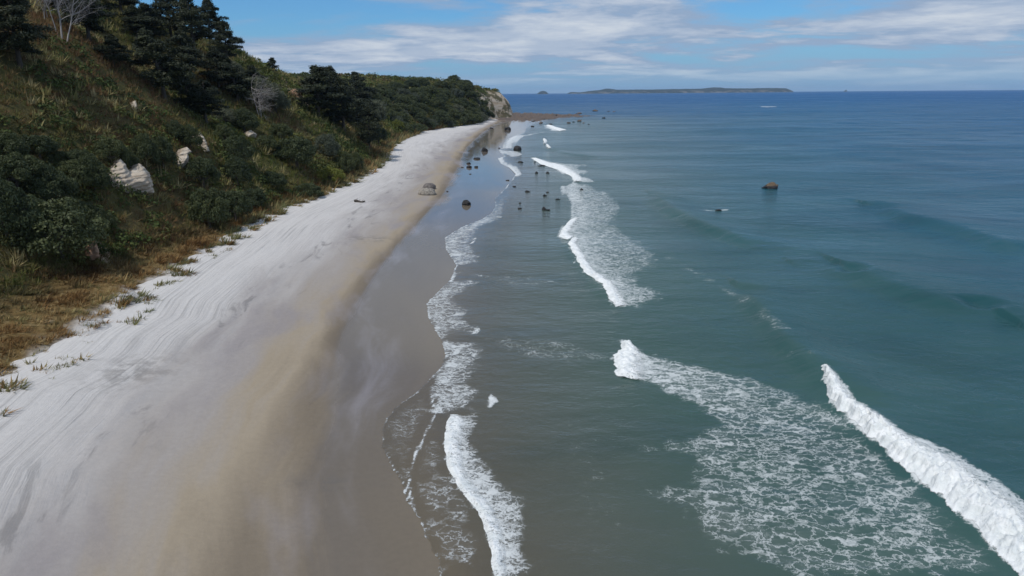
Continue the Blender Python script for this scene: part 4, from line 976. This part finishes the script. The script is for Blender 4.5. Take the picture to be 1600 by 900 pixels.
def build_grass():
    rs = np.random.default_rng(21)
    x, Y, d = hill_points(52000, rs, 0.0, 95, 40); z = z_hill(x, Y)
    brown = np.clip(0.5 + 1.1 * fbm(x * 0.035 + 3, Y * 0.035, 3) + 0.45 * sstep(d, 9, 26) * (Y < 135) - 0.30 * (Y > 140), 0, 1)
    k = np.clip(brown + 0.25 * rs.normal(size=len(x)), 0, 1)
    tone = pal(k, [(0.075, 0.098, 0.026), (0.130, 0.138, 0.040), (0.190, 0.168, 0.062), (0.195, 0.135, 0.062), (0.165, 0.095, 0.048)])
    size = np.interp(Y, [30, 100, 250, 470], [0.65, 0.95, 1.7, 2.7]) * rs.uniform(0.7, 1.4, len(x))
    v, f, t = tufts(x, Y, z, size, tone, 15, rs, 0.75, 0.055)
    me = mesh_np('hillside_grass', v, f, dict(tone=t)); tag(put('hillside_grass', me, M['grass']), 'rough tussock grass and bracken covering the slope', 'grass', kind='stuff')
    # taller pale plumes in patches
    x, Y, d = hill_points(6000, rs, 2.0, 80, 40); sel = fbm(x * 0.06 + 20, Y * 0.06, 3) > 0.10; x, Y, d = x[sel], Y[sel], d[sel]; z = z_hill(x, Y)
    tone = pal(rs.random(len(x)), [(0.21, 0.20, 0.075), (0.29, 0.25, 0.11), (0.33, 0.28, 0.15)])
    size = np.interp(Y, [30, 100, 250, 470], [1.2, 1.7, 2.5, 3.2]) * rs.uniform(0.8, 1.3, len(x))
    v, f, t = tufts(x, Y, z, size, tone, 24, rs, 0.75, 0.06)
    me = mesh_np('plume_grass', v, f, dict(tone=t)); tag(put('plume_grass', me, M['grass']), 'pale tan plume grass in tall drooping clumps on the slope', 'grass', kind='stuff')
    # scrub: leafy low mounds
    x, Y, d = hill_points(11000, rs, 0.5, 110, 40, 520); sel = fbm(x * 0.05 - 8, Y * 0.05 + 4, 3) > -0.06; x, Y = x[sel], Y[sel]; z = z_hill(x, Y); n = len(x); L = 56
    r = np.interp(Y, [30, 100, 250, 520], [0.7, 1.0, 1.7, 2.8]) * rs.uniform(0.6, 1.35, n)
    D = rs.normal(size=(n * L, 3)); D[:, 2] = np.abs(D[:, 2]); D /= np.linalg.norm(D, axis=1)[:, None]
    P = np.stack([np.repeat(x, L), np.repeat(Y, L), np.repeat(z, L)], 1) + D * np.repeat(r, L)[:, None] * rs.uniform(0.7, 1.05, (n * L, 1))
    v, f, _ = leaves(P, D, np.repeat(0.15 * r + 0.03, L), rs, np.zeros(n * L), 0.6, 0.7)
    tn = pal(np.clip(0.5 + 0.8 * fbm(x * 0.04, Y * 0.04 + 30, 2) + 0.2 * rs.normal(size=n), 0, 1), [(0.042, 0.060, 0.022), (0.070, 0.096, 0.028), (0.110, 0.118, 0.036), (0.125, 0.098, 0.046)])
    tn = np.repeat(np.repeat(tn, L, 0) * rs.uniform(0.7, 1.3, (n * L, 1)), 4, 0)
    me = mesh_np('hillside_scrub', v, f, dict(tone=tn)); tag(put('hillside_scrub', me, M['scrub']), 'low leafy green scrub growing over the slope', 'scrub', kind='stuff')
    # headland top
    n = 2600; Y = rs.uniform(300, 620, n); d = rs.uniform(6, 120, n); x = TX(Y) - d; z = z_hill(x, Y); keep = (z > 9) & ~((Y > 470) & (d < 13)); x, Y, z = x[keep], Y[keep], z[keep]; n = len(x)
    L = 30; r = rs.uniform(1.4, 3.0, n); D = rs.normal(size=(n * L, 3)); D[:, 2] = np.abs(D[:, 2]); D /= np.linalg.norm(D, axis=1)[:, None]
    P = np.stack([np.repeat(x, L), np.repeat(Y, L), np.repeat(z, L)], 1) + D * np.repeat(r, L)[:, None] * np.array([1, 1, 0.7])
    v, f, _ = leaves(P, D, np.repeat(0.28 * r, L), rs, np.zeros(n * L), 0.6, 0.7)
    tn = pal(np.clip(0.5 + 1.0 * fbm(x * 0.02, Y * 0.02 + 30, 3) + 0.2 * rs.normal(size=n), 0, 1), [(0.050, 0.068, 0.024), (0.092, 0.112, 0.030), (0.135, 0.128, 0.046), (0.125, 0.092, 0.046)])
    tn = np.repeat(np.repeat(tn, L, 0) * rs.uniform(0.7, 1.3, (n * L, 1)), 4, 0)
    me = mesh_np('headland_scrub', v, f, dict(tone=tn)); tag(put('headland_scrub', me, M['scrub']), 'green and brown scrub over the distant headland', 'scrub', kind='stuff')
    # dune grass at the edge of the sand
    n = 22000; Y = 28 * (330 / 28) ** rs.random(n); st = STRIP(Y); u = rs.random(n) ** 0.8; d = -1.0 + u * (st + 2.5); x = TX(Y) - d
    gap = fbm(x * 0.45, Y * 0.45, 3); hz = z_hill(x, Y); sz = Z_TOE + 0.02 + 0.05 * np.minimum(d, 3.5); keep = np.where(d > 0, ((hz > sz - 0.05) & (fbm(x * 0.6 + 9, Y * 0.6, 2) > 0.28 - 0.12 * d)) | (gap > 0.22), gap > 0.16) & (x > -0.92 * Y - 8); x, Y, d = x[keep], Y[keep], d[keep]; n = len(x)
    z = np.where(d > 0, np.maximum(z_hill(x, Y), Z_TOE + 0.02 + 0.05 * np.minimum(d, 3.5)), z_sand(x, Y) + 0.02)
    k = np.clip(0.5 + 1.2 * fbm(x * 0.25, Y * 0.2, 3) + 0.2 * rs.normal(size=n), 0, 1)
    tone = pal(k, [(0.23, 0.21, 0.09), (0.33, 0.255, 0.12), (0.36, 0.25, 0.115), (0.26, 0.15, 0.06), (0.16, 0.09, 0.035)])
    k2 = fbm(x * 0.5 + 40, Y * 0.5, 3)
    inn = sstep(d, 0.55, 0.95)[:, None] * (d / (STRIP(Y) + 1.5) > 0.62)[:, None]; tone = tone * (1 - 0.5 * inn)  # hillward tufts darkened: the trees' shade put into the grass tone
    green = (d < 2.2)[:, None] * (rs.random(n) < 0.6)[:, None] * 0.8; tone = tone * (1 - green) + np.array([0.16, 0.18, 0.085]) * green
    size = np.interp(Y, [28, 60, 120, 330], [0.42, 0.50, 0.9, 1.8]) * rs.uniform(0.6, 1.4, n) * np.clip(1 + 1.6 * k2, 0.6, 2.0)
    v, f, t = tufts(x, Y, z, size, tone, 11, rs, 0.85, 0.075, (0.35, 0.05))
    me = mesh_np('dune_grass', v, f, dict(tone=t)); tag(put('dune_grass', me, M['dune']), 'dry tan and rusty dune grass along the edge of the sand', 'grass', kind='stuff')
build_grass()

# ------------------------------------------------------------------ driftwood
def driftwood(px, py, w, label, seed):
    p = unp(px, py, 0.9); p = unp(px, py, float(z_sand(p[0], p[1]))); L = w * depth_of(p) / FPX; rs = np.random.default_rng(seed); c = Col()
    path = [np.array([(-0.5 + i / 7) * L, 0.12 * math.sin(i * 1.1), 0.16 + 0.10 * math.sin(i * 0.9 + 0.4)]) for i in range(8)]
    c.add(tube(path, 0.26, 0.12, 7)); root = empty('driftwood_log', (p[0], p[1], p[2])); put('trunk', c.mesh('trunk'), M['bark'], root)
    for k in range(3):
        b_ = Col(); i = 1 + 2 * k; b_.add(tube([path[i], path[i] + np.array([0.25, -0.1, 0.35]), path[i] + np.array([0.6 * rs.uniform(0.4, 1), rs.uniform(-0.5, 0.2), 0.45])], 0.08, 0.02, 5)); put('branch', b_.mesh('branch'), M['dead'], root)
    tag(root, label, 'driftwood')
driftwood(562, 316, 17, 'dark driftwood log lying on the pale dry sand below the slope', 1)

# ------------------------------------------------------------------ far islands
def island(name, px0, px1, heights, Yd, label, seed, zbase=-2):
    """heights: (px, metres) along the skyline"""
    xs0, xs1 = ray(px0, 143), ray(px1, 143); n = 160; k = 26
    u = np.linspace(0, 1, n); pxs = px0 + (px1 - px0) * u; hx = np.interp(pxs, [h[0] for h in heights], [h[1] for h in heights])
    X = np.interp(pxs, [px0, px1], [xs0[0] / xs0[1] * Yd, xs1[0] / xs1[1] * Yd]); wid = (X[-1] - X[0]); dep = min(wid * 0.5, 900)
    v = np.linspace(-1, 1, k); XX = np.repeat(X[:, None], k, 1); VV = np.repeat(v[None, :], n, 0)
    taper = np.sqrt(np.clip(1 - (2 * u - 1) ** 4, 0.0, 1))[:, None]; YY = Yd + VV * dep * 0.5 * (0.15 + 0.85 * taper)
    prof = sstep(1 - np.abs(VV), 0.0, 0.16) * 0.62 + 0.38 * sstep(1 - np.abs(VV), 0.1, 0.9)
    Z = zbase + (hx[:, None] + 2) * prof * (1 + 0.10 * fbm(XX * 0.02 + seed, YY * 0.02, 3)) + 4 * fbm(XX * 0.03, YY * 0.03 + seed, 3) * sstep(prof, 0.4, 0.8)
    cl = sstep(1 - np.abs(VV), 0.20, 0.12)
    me = mesh_np(name, np.stack([XX, YY, Z], -1).reshape(-1, 3), grid_faces(n, k)[:, ::-1], dict(cliff=cl.ravel()), False)
    tag(put(name, me, M['island']), label, 'island')
island('island', 886, 1236, [(886, 3), (892, 26), (905, 18), (925, 40), (938, 48), (945, 66), (952, 66), (962, 52), (1010, 50), (1060, 54), (1095, 56), (1112, 72), (1122, 74), (1130, 62), (1160, 56), (1200, 58), (1226, 54), (1236, 10)], 10500, 'long low flat topped island on the horizon', 1)
island('island', 839, 857, [(839, 2), (841, 14), (844, 38), (848, 42), (852, 38), (855, 20), (857, 2)], 10000, 'small domed islet on the horizon next to the headland', 5)
island('sea_stack', 1318.5, 1323.5, [(1318.5, 4), (1320, 20), (1322, 30), (1323.5, 8)], 11000, 'tiny sea stack alone on the horizon to the right', 9)

# ------------------------------------------------------------------ sea air
def build_haze():
    x0, x1, y0, y1, z0, z1 = -17500, 18000, -300, 17500, -12, 110
    v = np.array([(x, y, z) for z in (z0, z1) for y in (y0, y1) for x in (x0, x1)])
    f = [[0, 2, 3, 1], [4, 5, 7, 6], [0, 1, 5, 4], [2, 6, 7, 3], [0, 4, 6, 2], [1, 3, 7, 5]]
    m, b = mat('sea_haze'); vol = b.add('ShaderNodeVolumePrincipled', {'Color': (0.50, 0.72, 1.0, 1), 'Density': 4.0e-5, 'Anisotropy': 0.0})
    o = b.add('ShaderNodeOutputMaterial'); b.l.new(vol.outputs[0], o.inputs['Volume'])
    tag(put('haze', mesh_np('haze', v, f), m), 'thin blue sea haze over the far water', 'haze', kind='stuff')
build_haze()
